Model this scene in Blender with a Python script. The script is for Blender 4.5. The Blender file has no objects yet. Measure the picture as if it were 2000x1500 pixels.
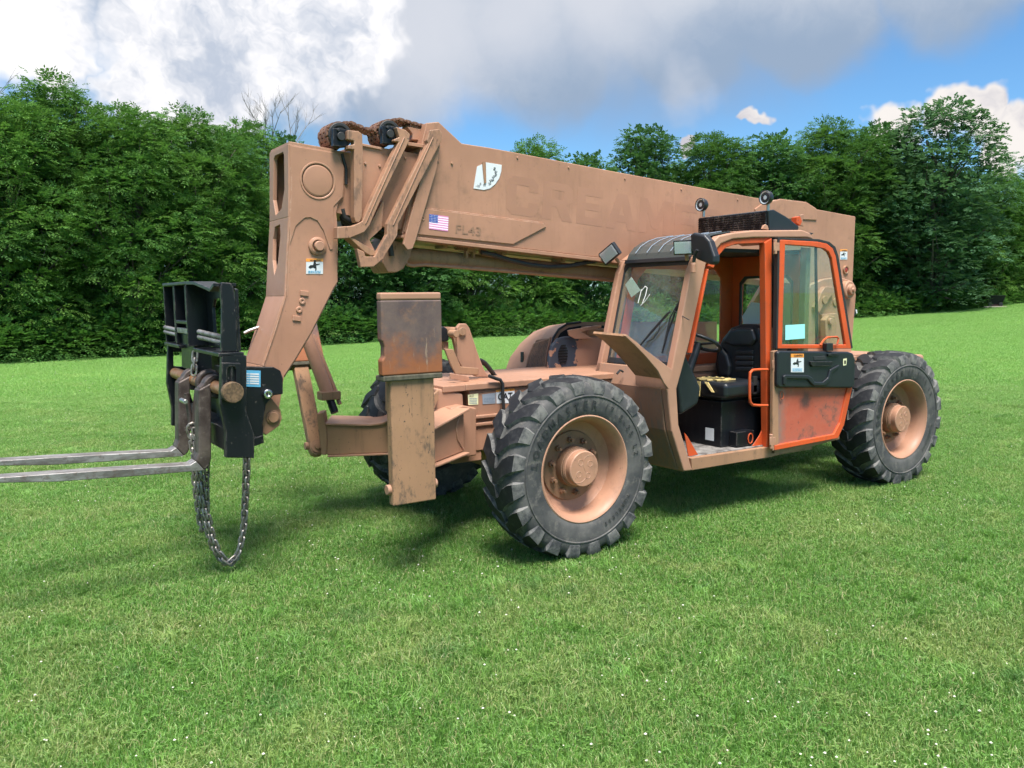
import bpy, bmesh, math, random
from mathutils import Vector, Matrix, noise
from mathutils.geometry import tessellate_polygon

R = math.radians
scene = bpy.context.scene
COL = scene.collection
rng = random.Random(11)

# ------------------------------------------------------------------ camera
# world axes: X = machine forward, Y = machine left, Z up; origin under the front axle
CAM = Vector((3.698, 5.950, 1.933))
YAW, PITCH, ROLL, FPX = .5842, .1067, -.0094, 1617.0      # focal length in pixels of the 2000 px wide photograph
_a = Matrix(((-math.cos(YAW), math.sin(YAW), 0), (0, 0, -1), (-math.sin(YAW), -math.cos(YAW), 0)))
_p = Matrix(((1, 0, 0), (0, math.cos(PITCH), -math.sin(PITCH)), (0, math.sin(PITCH), math.cos(PITCH))))
_r = Matrix(((math.cos(ROLL), -math.sin(ROLL), 0), (math.sin(ROLL), math.cos(ROLL), 0), (0, 0, 1)))
RM = _r @ _p @ _a                                          # rows: right, down, forward
cd = bpy.data.cameras.new('camera'); cam = bpy.data.objects.new('camera', cd); COL.objects.link(cam)
m3 = Matrix((RM[0], -RM[1], -RM[2])).transposed()
cam.matrix_world = Matrix.Translation(CAM) @ m3.to_4x4()
cd.sensor_width = 36; cd.lens = 36 * FPX / 2000; cd.clip_start = .05; cd.clip_end = 3000
scene.camera = cam

def ray(u, v):
    return RM.transposed() @ Vector(((u - 1000) / FPX, (v - 750) / FPX, 1))
def px(u, v, X=None, Y=None, Z=None):
    """the point of the plane X=, Y= or Z= seen at a pixel of the photograph"""
    d = ray(u, v)
    i, val = (0, X) if X is not None else (1, Y) if Y is not None else (2, Z)
    return CAM + d * ((val - CAM[i]) / d[i])

# ------------------------------------------------------------------ world, sun, exposure
SUN_DIR = Vector((.14, .39, 1)).normalized()              # towards the sun
elev = math.asin(SUN_DIR.z); az = math.atan2(SUN_DIR.x, SUN_DIR.y)
world = bpy.data.worlds.new('World'); scene.world = world; world.use_nodes = True
wt = world.node_tree; wt.nodes.clear()
def wn(t, **k):
    n = wt.nodes.new(t)
    for a, b in k.items(): setattr(n, a, b)
    return n
def wl(a, b): wt.links.new(a, b)
SKY_S = .085; EXPOSURE = 1.75
out = wn('ShaderNodeOutputWorld'); bg = wn('ShaderNodeBackground'); bg.inputs['Strength'].default_value = SKY_S
wl(bg.outputs[0], out.inputs[0])
sky = wn('ShaderNodeTexSky', sky_type='NISHITA', sun_disc=False, sun_elevation=elev, sun_rotation=az, air_density=1.0, dust_density=.3, ozone_density=1.6)
tc = wn('ShaderNodeTexCoord')
def vmath(op, a, b=None, s=None):
    n = wn('ShaderNodeVectorMath', operation=op)
    for i, x in enumerate((a, b)):
        if x is None: continue
        if hasattr(x, 'is_output'): wl(x, n.inputs[i])
        else: n.inputs[i].default_value = x
    if s is not None: n.inputs['Scale'].default_value = s
    return n.outputs['Value'] if op in ('DOT_PRODUCT', 'LENGTH', 'DISTANCE') else n.outputs[0]
def fmath(op, a, b=0., c=0., clamp=False):
    n = wn('ShaderNodeMath', operation=op, use_clamp=clamp)
    for i, x in enumerate((a, b, c)):
        if hasattr(x, 'is_output'): wl(x, n.inputs[i])
        else: n.inputs[i].default_value = x
    return n.outputs[0]
def wmix(fac, a, b):
    n = wn('ShaderNodeMix', data_type='RGBA')
    wl(fac, n.inputs[0])
    for i, x in ((6, a), (7, b)):
        if hasattr(x, 'is_output'): wl(x, n.inputs[i])
        else: n.inputs[i].default_value = (*x, 1)
    return n.outputs[2]
def smooth(x, lo, hi):
    n = wn('ShaderNodeMapRange', interpolation_type='SMOOTHSTEP'); wl(x, n.inputs[0])
    n.inputs[1].default_value = lo; n.inputs[2].default_value = hi
    return n.outputs[0]
dirv = vmath('NORMALIZE', tc.outputs['Generated'])
def wnoise(scale, detail=6, rough=.55, vec=None, dist=0., off=(0, 0, 0)):
    n = wn('ShaderNodeTexNoise'); n.inputs['Scale'].default_value = scale; n.inputs['Detail'].default_value = detail
    n.inputs['Roughness'].default_value = rough; n.inputs['Distortion'].default_value = dist
    wl(vmath('ADD', vec if vec is not None else dirv, off), n.inputs['Vector'])
    return n
# warped directions give ragged cloud edges
wob = wnoise(6., 4, .62)
wsh = vmath('SUBTRACT', wob.outputs['Color'], (.5, .5, .5))
wob2 = wnoise(22., 3, .6, off=(4, 1, 2))
wdir = vmath('ADD', vmath('ADD', dirv, vmath('SCALE', wsh, s=.13)), vmath('SCALE', vmath('SUBTRACT', wob2.outputs['Color'], (.5, .5, .5)), s=.05))
lowwarp = vmath('ADD', dirv, vmath('SCALE', wsh, s=.10))
def mass(blobs, soft, vec):
    """cloud mass: round lumps about the directions seen at some pixels, radii in pixels"""
    o = None
    for u, v, r in blobs:
        c = ray(u, v).normalized()
        n = wn('ShaderNodeVectorMath', operation='DISTANCE'); wl(vec, n.inputs[0]); n.inputs[1].default_value = c
        q = fmath('DIVIDE', n.outputs['Value'], r / FPX)
        o = q if o is None else fmath('MINIMUM', o, q)
    return smooth(o, 1., 1. - soft)
sepz = wn('ShaderNodeSeparateXYZ'); wl(dirv, sepz.inputs[0])
cz = wn('ShaderNodeCombineXYZ'); zz = fmath('ADD', fmath('MAXIMUM', sepz.outputs[2], 0.), .22)
for i in range(3): wl(zz, cz.inputs[i])
fd = wn('ShaderNodeVectorMath', operation='DIVIDE'); wl(dirv, fd.inputs[0]); wl(cz.outputs[0], fd.inputs[1])
gen = wnoise(1.15, 5, .58, vec=fd.outputs[0], dist=.3, off=(3.1, .4, 0))
CLOUD_K = 2 ** EXPOSURE
def C(r, g, b, k=1.):                                            # display colour (0-255) -> radiance for the sky background
    f = lambda c: ((c / 255 + .055) / 1.055) ** 2.4 if c > 10 else c / 255 / 12.92
    return tuple(k * f(c) / SKY_S / CLOUD_K for c in (r, g, b))
shade = wnoise(9., 5, .62, vec=wdir, off=(1, 7, 2))
shade2 = wnoise(2.8, 3, .5, vec=lowwarp, off=(9, 2, 5))
clear = vmath('MULTIPLY', sky.outputs[0], (.31, .48, .60))       # washed summer blue
# high broken cloud, mostly out of view, brightened to raise the fill light
gcol = wmix(smooth(shade.outputs[0], .35, .65), C(180, 192, 210), C(246, 246, 249, 1.7))
col = wmix(fmath('MULTIPLY', smooth(gen.outputs[0], .42, .56), smooth(sepz.outputs[2], .32, .44)), clear, gcol)
# pale veil low on the left
col = wmix(fmath('MULTIPLY', mass([(420, 260, 430)], .9, lowwarp), .7), col, C(140, 178, 210))
# wide grey deck over the middle and right
deck = mass([(760, 40, 255), (1050, 35, 240), (1330, 25, 205), (1560, -25, 175), (1850, -105, 175), (1250, -330, 560), (420, -260, 420)], .42, lowwarp)
dk = fmath('ADD', fmath('ADD', fmath('MULTIPLY', shade2.outputs[0], .75), fmath('MULTIPLY', shade.outputs[0], .25)), fmath('MULTIPLY', smooth(sepz.outputs[2], .20, .40), .30))
col = wmix(deck, col, wmix(smooth(dk, .46, .80), C(156, 176, 202), C(224, 228, 236)))
# lighter ragged streaks in the deck
col = wmix(fmath('MULTIPLY', mass([(830, 50, 230), (1010, 10, 170), (1200, -20, 190)], .9, lowwarp), .85), col, C(218, 222, 232))
col = wmix(fmath('MULTIPLY', mass([(1350, 172, 80)], .95, wdir), .4), col, C(218, 222, 232))
# tall white cumulus on the left
cum = mass([(40, 60, 150), (110, 130, 85), (350, 120, 150), (470, 80, 150), (590, 95, 130), (690, 70, 110), (280, 180, 80), (420, 195, 80)], .36, wdir)
col = wmix(cum, col, wmix(smooth(shade.outputs[0], .30, .57), C(196, 206, 223), C(255, 253, 254, 1.1)))
# small cumulus low on the right
cum2 = mass([(1735, 236, 52), (1850, 215, 55), (1900, 208, 46), (1985, 235, 66), (1965, 295, 48), (2070, 250, 90), (1475, 232, 24), (1338, 292, 24)], .32, wdir)
col = wmix(cum2, col, wmix(smooth(shade.outputs[0], .36, .6), C(208, 206, 214), C(252, 246, 242)))
wl(col, bg.inputs['Color'])
world.cycles.sampling_method = 'MANUAL'; world.cycles.sample_map_resolution = 512

sd = bpy.data.lights.new('sun', 'SUN'); sun = bpy.data.objects.new('sun', sd); COL.objects.link(sun)
sd.energy = 2.7; sd.angle = R(25); sd.color = (1, .955, .89)
sun.rotation_euler = SUN_DIR.to_track_quat('Z', 'Y').to_euler(); sun.location = (0, 0, 30)
scene.view_settings.view_transform = 'Standard'; scene.view_settings.look = 'None'
scene.view_settings.exposure = EXPOSURE; scene.view_settings.gamma = 1.0; scene.view_settings.use_curve_mapping = False
scene.render.engine = 'CYCLES'
scene.cycles.use_denoising = True; scene.cycles.use_adaptive_sampling = True; scene.cycles.adaptive_threshold = .03
scene.cycles.max_bounces = 6; scene.cycles.transparent_max_bounces = 10; scene.cycles.diffuse_bounces = 2; scene.cycles.glossy_bounces = 3

# ------------------------------------------------------------------ material helpers
MATS = {}
class NT:
    """tiny helper round a material's node tree"""
    def __init__(s, name):
        s.m = bpy.data.materials.new(name); s.m.use_nodes = True; s.t = s.m.node_tree; s.t.nodes.clear()
        s.out = s.t.nodes.new('ShaderNodeOutputMaterial'); MATS[name] = s.m
    def n(s, t, **k):
        x = s.t.nodes.new(t)
        for a, b in k.items(): setattr(x, a, b)
        return x
    def l(s, a, b): s.t.links.new(a, b)
    def put(s, sock, v):
        if hasattr(v, 'is_output'): s.l(v, sock)
        elif isinstance(v, tuple) and len(v) == 3 and sock.type == 'RGBA': sock.default_value = (*v, 1)
        else: sock.default_value = v
    def coord(s, kind='Object'): return s.n('ShaderNodeTexCoord').outputs[kind]
    def pos(s): return s.n('ShaderNodeNewGeometry').outputs['Position']
    def noise(s, scale, detail=4, rough=.55, vec=None, dist=0., off=None, stretch=None):
        x = s.n('ShaderNodeTexNoise'); x.inputs['Scale'].default_value = scale; x.inputs['Detail'].default_value = detail
        x.inputs['Roughness'].default_value = rough; x.inputs['Distortion'].default_value = dist
        v = vec if vec is not None else s.pos()
        if off or stretch:
            mp = s.n('ShaderNodeMapping'); s.l(v, mp.inputs[0])
            if off: mp.inputs['Location'].default_value = off
            if stretch: mp.inputs['Scale'].default_value = stretch
            v = mp.outputs[0]
        s.l(v, x.inputs['Vector']); return x.outputs[0]
    def step(s, x, lo, hi):
        a = s.n('ShaderNodeMapRange', interpolation_type='SMOOTHSTEP'); s.l(x, a.inputs[0])
        a.inputs[1].default_value = lo; a.inputs[2].default_value = hi; return a.outputs[0]
    def mix(s, f, a, b):
        x = s.n('ShaderNodeMix', data_type='RGBA'); s.put(x.inputs[0], f); s.put(x.inputs[6], a); s.put(x.inputs[7], b); return x.outputs[2]
    def math(s, op, a, b=0., c=0.):
        x = s.n('ShaderNodeMath', operation=op)
        for i, v in enumerate((a, b, c)): s.put(x.inputs[i], v)
        return x.outputs[0]
    def bsdf(s, color, rough=.6, metal=0., spec=.5, bump=None, bstr=.2, bdist=.01):
        b = s.n('ShaderNodeBsdfPrincipled'); s.put(b.inputs['Base Color'], color); s.put(b.inputs['Roughness'], rough)
        s.put(b.inputs['Metallic'], metal); b.inputs['Specular IOR Level'].default_value = spec
        if bump is not None:
            bp = s.n('ShaderNodeBump'); bp.inputs['Strength'].default_value = bstr; bp.inputs['Distance'].default_value = bdist
            s.l(bump, bp.inputs['Height']); s.l(bp.outputs[0], b.inputs['Normal'])
        s.l(b.outputs[0], s.out.inputs[0]); return b
def plain(name, col, rough=.6, metal=0., spec=.5, var=.0, vs=8.):
    t = NT(name)
    c = col
    if var:
        c = t.mix(t.step(t.noise(vs, 5, .6), .3, .7), tuple(x * (1 - var) for x in col), tuple(min(1, x * (1 + var)) for x in col))
    t.bsdf(c, rough, metal, spec); return t.m

def paint(name, col, dirt=(.16, .11, .07), wear=(.20, .16, .13), wear_amt=.5, dirt_amt=.5, rough=.5, edge=None, smear=0.):
    """old sprayed paint: mottled, dusty, scratched through in places"""
    t = NT(name); p = t.pos()
    c = t.mix(t.step(t.noise(1.3, 4, .6, p), .3, .7), tuple(x * .87 for x in col), tuple(min(1, x * 1.10) for x in col))
    c = t.mix(t.math('MULTIPLY', t.step(t.noise(22, 5, .65, p), .45, .75), .22), c, tuple(x * .80 for x in col))
    # rain streaks and dust
    st = t.noise(1.0, 6, .65, p, stretch=(16, 16, 1.6))
    c = t.mix(t.math('MULTIPLY', t.step(st, .52, .74), .38 * dirt_amt), c, dirt)
    c = t.mix(t.math('MULTIPLY', t.step(t.noise(3.1, 6, .7, p, off=(7, 3, 1)), .56, .74), dirt_amt * .6), c, dirt)
    if smear:
        c = t.mix(t.math('MULTIPLY', t.step(t.noise(5.5, 6, .72, p, off=(3, 3, 9), stretch=(1.6, 1.6, .8)), .50, .66), smear), c, (.055, .050, .044))
        c = t.mix(t.math('MULTIPLY', t.step(t.noise(24, 5, .75, p, stretch=(1, 1, .35)), .60, .68), smear), c, (.028, .025, .023))
    # bare edges
    bv = t.n('ShaderNodeBevel', samples=3); bv.inputs['Radius'].default_value = .012
    dt = t.n('ShaderNodeVectorMath', operation='DOT_PRODUCT'); t.l(bv.outputs[0], dt.inputs[0]); t.l(t.n('ShaderNodeNewGeometry').outputs['Normal'], dt.inputs[1])
    ed = t.math('MULTIPLY', t.step(dt.outputs['Value'], .985, .86), t.step(t.noise(13, 5, .7, p, off=(1, 1, 6)), .44, .60))
    c = t.mix(t.math('MULTIPLY', ed, min(1., wear_amt * 1.5 + .25)), c, edge or wear)
    # chips
    ch = t.step(t.noise(34, 4, .7, p, off=(2, 9, 4)), .70 - .06 * wear_amt, .73 - .05 * wear_amt)
    c = t.mix(t.math('MULTIPLY', ch, wear_amt), c, wear)
    r = t.math('ADD', t.math('MULTIPLY', t.noise(9, 4, .6, p), .25), rough - .12)
    t.bsdf(c, r, 0, .28, bump=t.noise(60, 3, .6, p), bstr=.05, bdist=.004); return t.m

TAN = (.372, .196, .126)
paint('tan_paint', TAN, dirt=(.17, .105, .07), wear=(.13, .085, .06), wear_amt=.65, dirt_amt=.75, rough=.46, edge=(.46, .30, .22))
paint('tan_paint_worn', (.335, .185, .108), dirt=(.10, .075, .05), wear=(.10, .085, .07), wear_amt=.9, dirt_amt=1.2, rough=.62)
paint('outrigger_paint', (.345, .195, .110), dirt=(.075, .060, .042), wear=(.045, .040, .036), wear_amt=1.0, dirt_amt=1.2, rough=.65, smear=.75)
paint('greasy_tan', (.365, .195, .122), dirt=(.09, .07, .05), wear=(.10, .08, .06), wear_amt=.9, dirt_amt=1.0, rough=.5, smear=.55, edge=(.46, .30, .22))
paint('tan_paint_bright', (.39, .212, .140), wear_amt=.25, dirt_amt=.18)
paint('orange_paint', (.56, .085, .022), dirt=(.25, .08, .04), wear=(.10, .07, .06), wear_amt=.75, dirt_amt=.9, rough=.5, edge=(.16, .10, .08))
paint('black_paint', (.0075, .0085, .0115), dirt=(.055, .050, .047), wear=(.13, .115, .105), wear_amt=.6, dirt_amt=.35, rough=.36)
plain('black_plastic', (.011, .013, .017), .42, var=.15)
plain('dark_gap', (.012, .012, .012), .8)
plain('black_rubber', (.02, .02, .021), .55, var=.2)
plain('seat_vinyl', (.012, .014, .018), .34, var=.2)
plain('foam_yellow', (.62, .47, .19), .9, var=.2, vs=40)
plain('chrome', (.55, .55, .56), .25, 1.0)
plain('bright_steel', (.42, .41, .40), .35, .9)
plain('white_decal', (.62, .64, .66), .4)
plain('orange_decal', (.80, .30, .05), .4)
plain('yellow_decal', (.72, .70, .42), .4)
plain('grey_decal', (.36, .40, .46), .35, .3)
plain('blue_decal', (.10, .36, .58), .35)
plain('cyan_paper', (.32, .75, .74), .6)
plain('flag_blue', (.03, .07, .33), .4)
plain('flag_red', (.62, .22, .42), .4)
plain('flag_white', (.86, .72, .84), .4)
plain('print_black', (.012, .012, .014), .5)
plain('print_grey', (.22, .27, .33), .5)
plain('ghost_letters', (.338, .172, .108), .55, var=.05, vs=3)
plain('faint_letters', (.245, .138, .085), .55, var=.2, vs=30)
plain('chalk_white', (.80, .80, .77), .6)
plain('red_lens', (.28, .03, .02), .2)
plain('paper_white', (.70, .72, .68), .7)
plain('concrete', (.50, .42, .34), .9, var=.2)
plain('moss_steel', (.075, .068, .045), .8, var=.4, vs=25)
plain('dark_red_paint', (.06, .018, .018), .5, var=.3)
plain('mesh_brown', (.24, .150, .108), .7, var=.15, vs=60)
plain('bark', (.085, .070, .055), .9, var=.4, vs=14)
plain('dead_wood', (.15, .14, .13), .9, var=.2)
plain('clover_white', (.56, .54, .46), .8, var=.12, vs=90)
plain('roof_glass_tint', (.05, .06, .06), .15)

def m_rust():
    t = NT('rusty_steel'); p = t.pos()
    n1 = t.noise(3.2, 7, .65, p); n2 = t.noise(14, 6, .7, p, off=(3, 1, 8)); sx = t.noise(4, 6, .7, p, stretch=(9, 9, 1.2))
    c = t.mix(t.step(n1, .34, .68), (.082, .060, .062), (.150, .105, .090))
    c = t.mix(t.math('MULTIPLY', t.step(n2, .50, .72), .6), c, (.22, .12, .075))
    sp = t.n('ShaderNodeSeparateXYZ'); t.l(p, sp.inputs[0])
    low = t.step(t.math('ADD', sp.outputs[2], t.math('MULTIPLY', t.noise(5, 6, .7, p, off=(5, 5, 5)), .55)), 1.98, 1.72)
    c = t.mix(t.math('MULTIPLY', low, .85), c, (.30, .10, .035))
    c = t.mix(t.math('MULTIPLY', t.step(sx, .60, .70), .65), c, (.34, .25, .18))
    t.bsdf(c, t.math('ADD', t.math('MULTIPLY', n2, .3), (.48)), .05, .3, bump=n2, bstr=.35, bdist=.006)
m_rust()
def m_steel():
    t = NT('worn_steel'); p = t.pos()
    n1 = t.noise(5, 6, .7, p, stretch=(1, 3, 3)); n2 = t.noise(26, 5, .65, p)
    c = t.mix(t.step(n1, .32, .66), (.15, .135, .125), (.36, .345, .335))
    c = t.mix(t.math('MULTIPLY', t.step(n2, .52, .68), .6), c, (.12, .085, .065))
    t.bsdf(c, t.math('ADD', t.math('MULTIPLY', n2, .3), .33), .55, .5, bump=n2, bstr=.25, bdist=.004)
m_steel()
def m_shank():
    t = NT('fork_shank_steel'); p = t.pos()
    n1 = t.noise(6, 6, .7, p); n2 = t.noise(30, 5, .65, p)
    c = t.mix(t.step(n1, .35, .65), (.050, .036, .032), (.125, .098, .086))
    c = t.mix(t.math('MULTIPLY', t.step(n2, .55, .68), .5), c, (.20, .17, .15))
    t.bsdf(c, .55, .4, .5, bump=n2, bstr=.25, bdist=.004)
m_shank()
def m_rod():
    t = NT('rusty_rod'); p = t.pos()
    n2 = t.noise(18, 6, .7, p)
    c = t.mix(t.step(n2, .35, .65), (.34, .135, .05), (.42, .26, .14))
    t.bsdf(c, .5, .45, .5, bump=n2, bstr=.3, bdist=.004)
plain('rusty_bar_end', (.115, .070, .036), .75, var=.5, vs=45)
m_rod()
def m_sheave_chain():
    t = NT('rusty_chain'); n2 = t.noise(40, 5, .7)
    t.bsdf(t.mix(t.step(n2, .35, .65), (.13, .060, .042), (.23, .125, .082)), .65, .2, .4, bump=n2, bstr=.3, bdist=.004)
m_sheave_chain()
def m_galv():
    t = NT('chain_steel'); n2 = t.noise(50, 4, .7)
    oi = t.n('ShaderNodeObjectInfo')
    c = t.mix(t.step(n2, .3, .7), (.19, .175, .16), (.40, .385, .37))
    c = t.mix(t.math('MULTIPLY', oi.outputs['Random'], .4), c, (.20, .14, .09))
    t.bsdf(c, .45, .7, .5)
m_galv()
def m_tyre():
    t = NT('tyre_rubber'); p = t.coord('Object')
    n1 = t.noise(3.5, 6, .65, p); n2 = t.noise(17, 6, .7, p)
    c = t.mix(t.step(n1, .30, .72), (.038, .039, .042), (.105, .101, .096))
    c = t.mix(t.math('MULTIPLY', t.step(n2, .50, .70), .6), c, (.175, .160, .140))
    t.bsdf(c, t.math('ADD', t.math('MULTIPLY', n2, .25), .55), 0, .35, bump=n2, bstr=.12, bdist=.004)
    t = NT('tyre_lug_top'); p = t.coord('Object')
    n2 = t.noise(14, 6, .7, p)
    c = t.mix(t.step(n2, .46, .74), (.008, .009, .012), (.034, .034, .036))
    t.bsdf(c, .62, 0, .35, bump=n2, bstr=.15, bdist=.004)
    t = NT('tyre_lug_side'); p = t.coord('Object')
    n2 = t.noise(11, 6, .7, p)
    c = t.mix(t.step(n2, .36, .66), (.045, .047, .050), (.165, .160, .150))
    t.bsdf(c, .75, 0, .3)
    t = NT('tyre_lettering'); t.bsdf((.026, .027, .029), .5, 0, .4)
paint('wheel_disc_paint', (.235, .130, .078), dirt=(.07, .05, .035), wear=(.09, .07, .055), wear_amt=.5, dirt_amt=1.4, rough=.6)  # dirtier paint, also darkened to stand for the shade of the wheel recess
m_tyre()
def m_peel():
    t = NT('peeling_paint'); p = t.pos()
    sx = t.n('ShaderNodeSeparateXYZ'); t.l(p, sx.inputs[0])   # the flaking has worked in from the front edge
    n = t.math('ADD', t.noise(3.4, 7, .62, p, off=(1.1, 0, .9)), t.math('MULTIPLY', t.step(sx.outputs[0], -1.02, -1.34), .17))
    c = t.mix(t.step(n, .54, .555), (.045, .055, .075), TAN)
    t.bsdf(c, .5, 0, .4, bump=t.step(n, .54, .555), bstr=.4, bdist=.003)
m_peel()
def m_scraped():
    t = NT('scraped_tan'); p = t.pos()
    n = t.noise(2.2, 6, .7, p); s = t.noise(1.3, 7, .75, p, stretch=(22, 22, 3))
    c = t.mix(t.step(n, .3, .7), (.30, .165, .10), (.36, .20, .13))
    sp = t.n('ShaderNodeSeparateXYZ'); t.l(p, sp.inputs[0])
    low = t.step(sp.outputs[2], 1.25, .55)
    c = t.mix(t.math('MULTIPLY', t.step(t.math('ADD', s, t.math('MULTIPLY', low, .12)), .56, .64), .75), c, (.21, .175, .14))
    c = t.mix(t.math('MULTIPLY', low, .35), c, (.20, .13, .085))
    t.bsdf(c, .6, 0, .35)
m_scraped()
def m_doorskin():
    t = NT('burnt_orange_panel'); p = t.pos()
    n = t.noise(4.5, 7, .7, p); n2 = t.noise(13, 6, .75, p, off=(4, 4, 1))
    c = t.mix(t.step(n, .32, .7), (.40, .085, .048), (.46, .125, .078))
    c = t.mix(t.math('MULTIPLY', t.step(n, .50, .64), .85), c, (.13, .070, .055))
    bd = t.n('ShaderNodeVectorMath', operation='DISTANCE'); t.l(p, bd.inputs[0]); bd.inputs[1].default_value = px(1572, 783, Y=1.21)
    c = t.mix(t.math('MULTIPLY', t.step(t.math('ADD', bd.outputs['Value'], t.math('MULTIPLY', n2, .16)), .19, .10), .85), c, (.045, .034, .034))
    c = t.mix(t.math('MULTIPLY', t.step(n2, .60, .68), .8), c, (.07, .045, .04))
    sp = t.n('ShaderNodeSeparateXYZ'); t.l(p, sp.inputs[0])
    e = t.math('MAXIMUM', t.step(t.math('ADD', sp.outputs[2], t.math('MULTIPLY', n, .25)), .80, .62), t.step(t.math('ADD', sp.outputs[0], t.math('MULTIPLY', n2, .25)), -2.26, -2.12))
    c = t.mix(t.math('MULTIPLY', e, .8), c, (.21, .155, .125))
    t.bsdf(c, .55, 0, .4)
m_doorskin()
def m_floor():
    t = NT('worn_floor_plate'); p = t.pos(); n = t.noise(9, 6, .7, p)
    t.bsdf(t.mix(t.step(n, .35, .65), (.11, .10, .095), (.34, .32, .30)), .6, .3, .4)
m_floor()
def m_glass(name, tint, refl=1.0, dust=.05):
    t = NT(name)
    tr = t.n('ShaderNodeBsdfTransparent'); t.put(tr.inputs[0], tint)
    gl = t.n('ShaderNodeBsdfGlossy'); gl.inputs['Roughness'].default_value = .02; t.put(gl.inputs[0], (.9, .95, .95))
    fr = t.n('ShaderNodeFresnel'); fr.inputs[0].default_value = 1.5
    f = t.math('MULTIPLY', t.math('MULTIPLY', fr.outputs[0], 1.6 * refl), t.math('SUBTRACT', 1., t.n('ShaderNodeNewGeometry').outputs['Backfacing']))
    mx = t.n('ShaderNodeMixShader'); t.l(f, mx.inputs[0]); t.l(tr.outputs[0], mx.inputs[1]); t.l(gl.outputs[0], mx.inputs[2])
    df = t.n('ShaderNodeBsdfDiffuse'); t.put(df.inputs[0], (.55, .56, .52))
    m2 = t.n('ShaderNodeMixShader'); t.l(t.math('MULTIPLY', t.math('ADD', t.step(t.noise(3, 6, .7), .3, .75), .35), dust), m2.inputs[0])
    t.l(mx.outputs[0], m2.inputs[1]); t.l(df.outputs[0], m2.inputs[2]); t.l(m2.outputs[0], t.out.inputs[0])
m_glass('cab_glass', (.955, .992, .98), .8, .04)
m_glass('tinted_glass', (.86, .965, .945), .7, .03)
m_glass('dusty_glass', (.93, .99, .96), 1.25, .075)
m_glass('lamp_glass', (.95, .96, .97), .8, .03)
plain('lamp_reflector', (.66, .69, .72), .3, .15)

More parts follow.
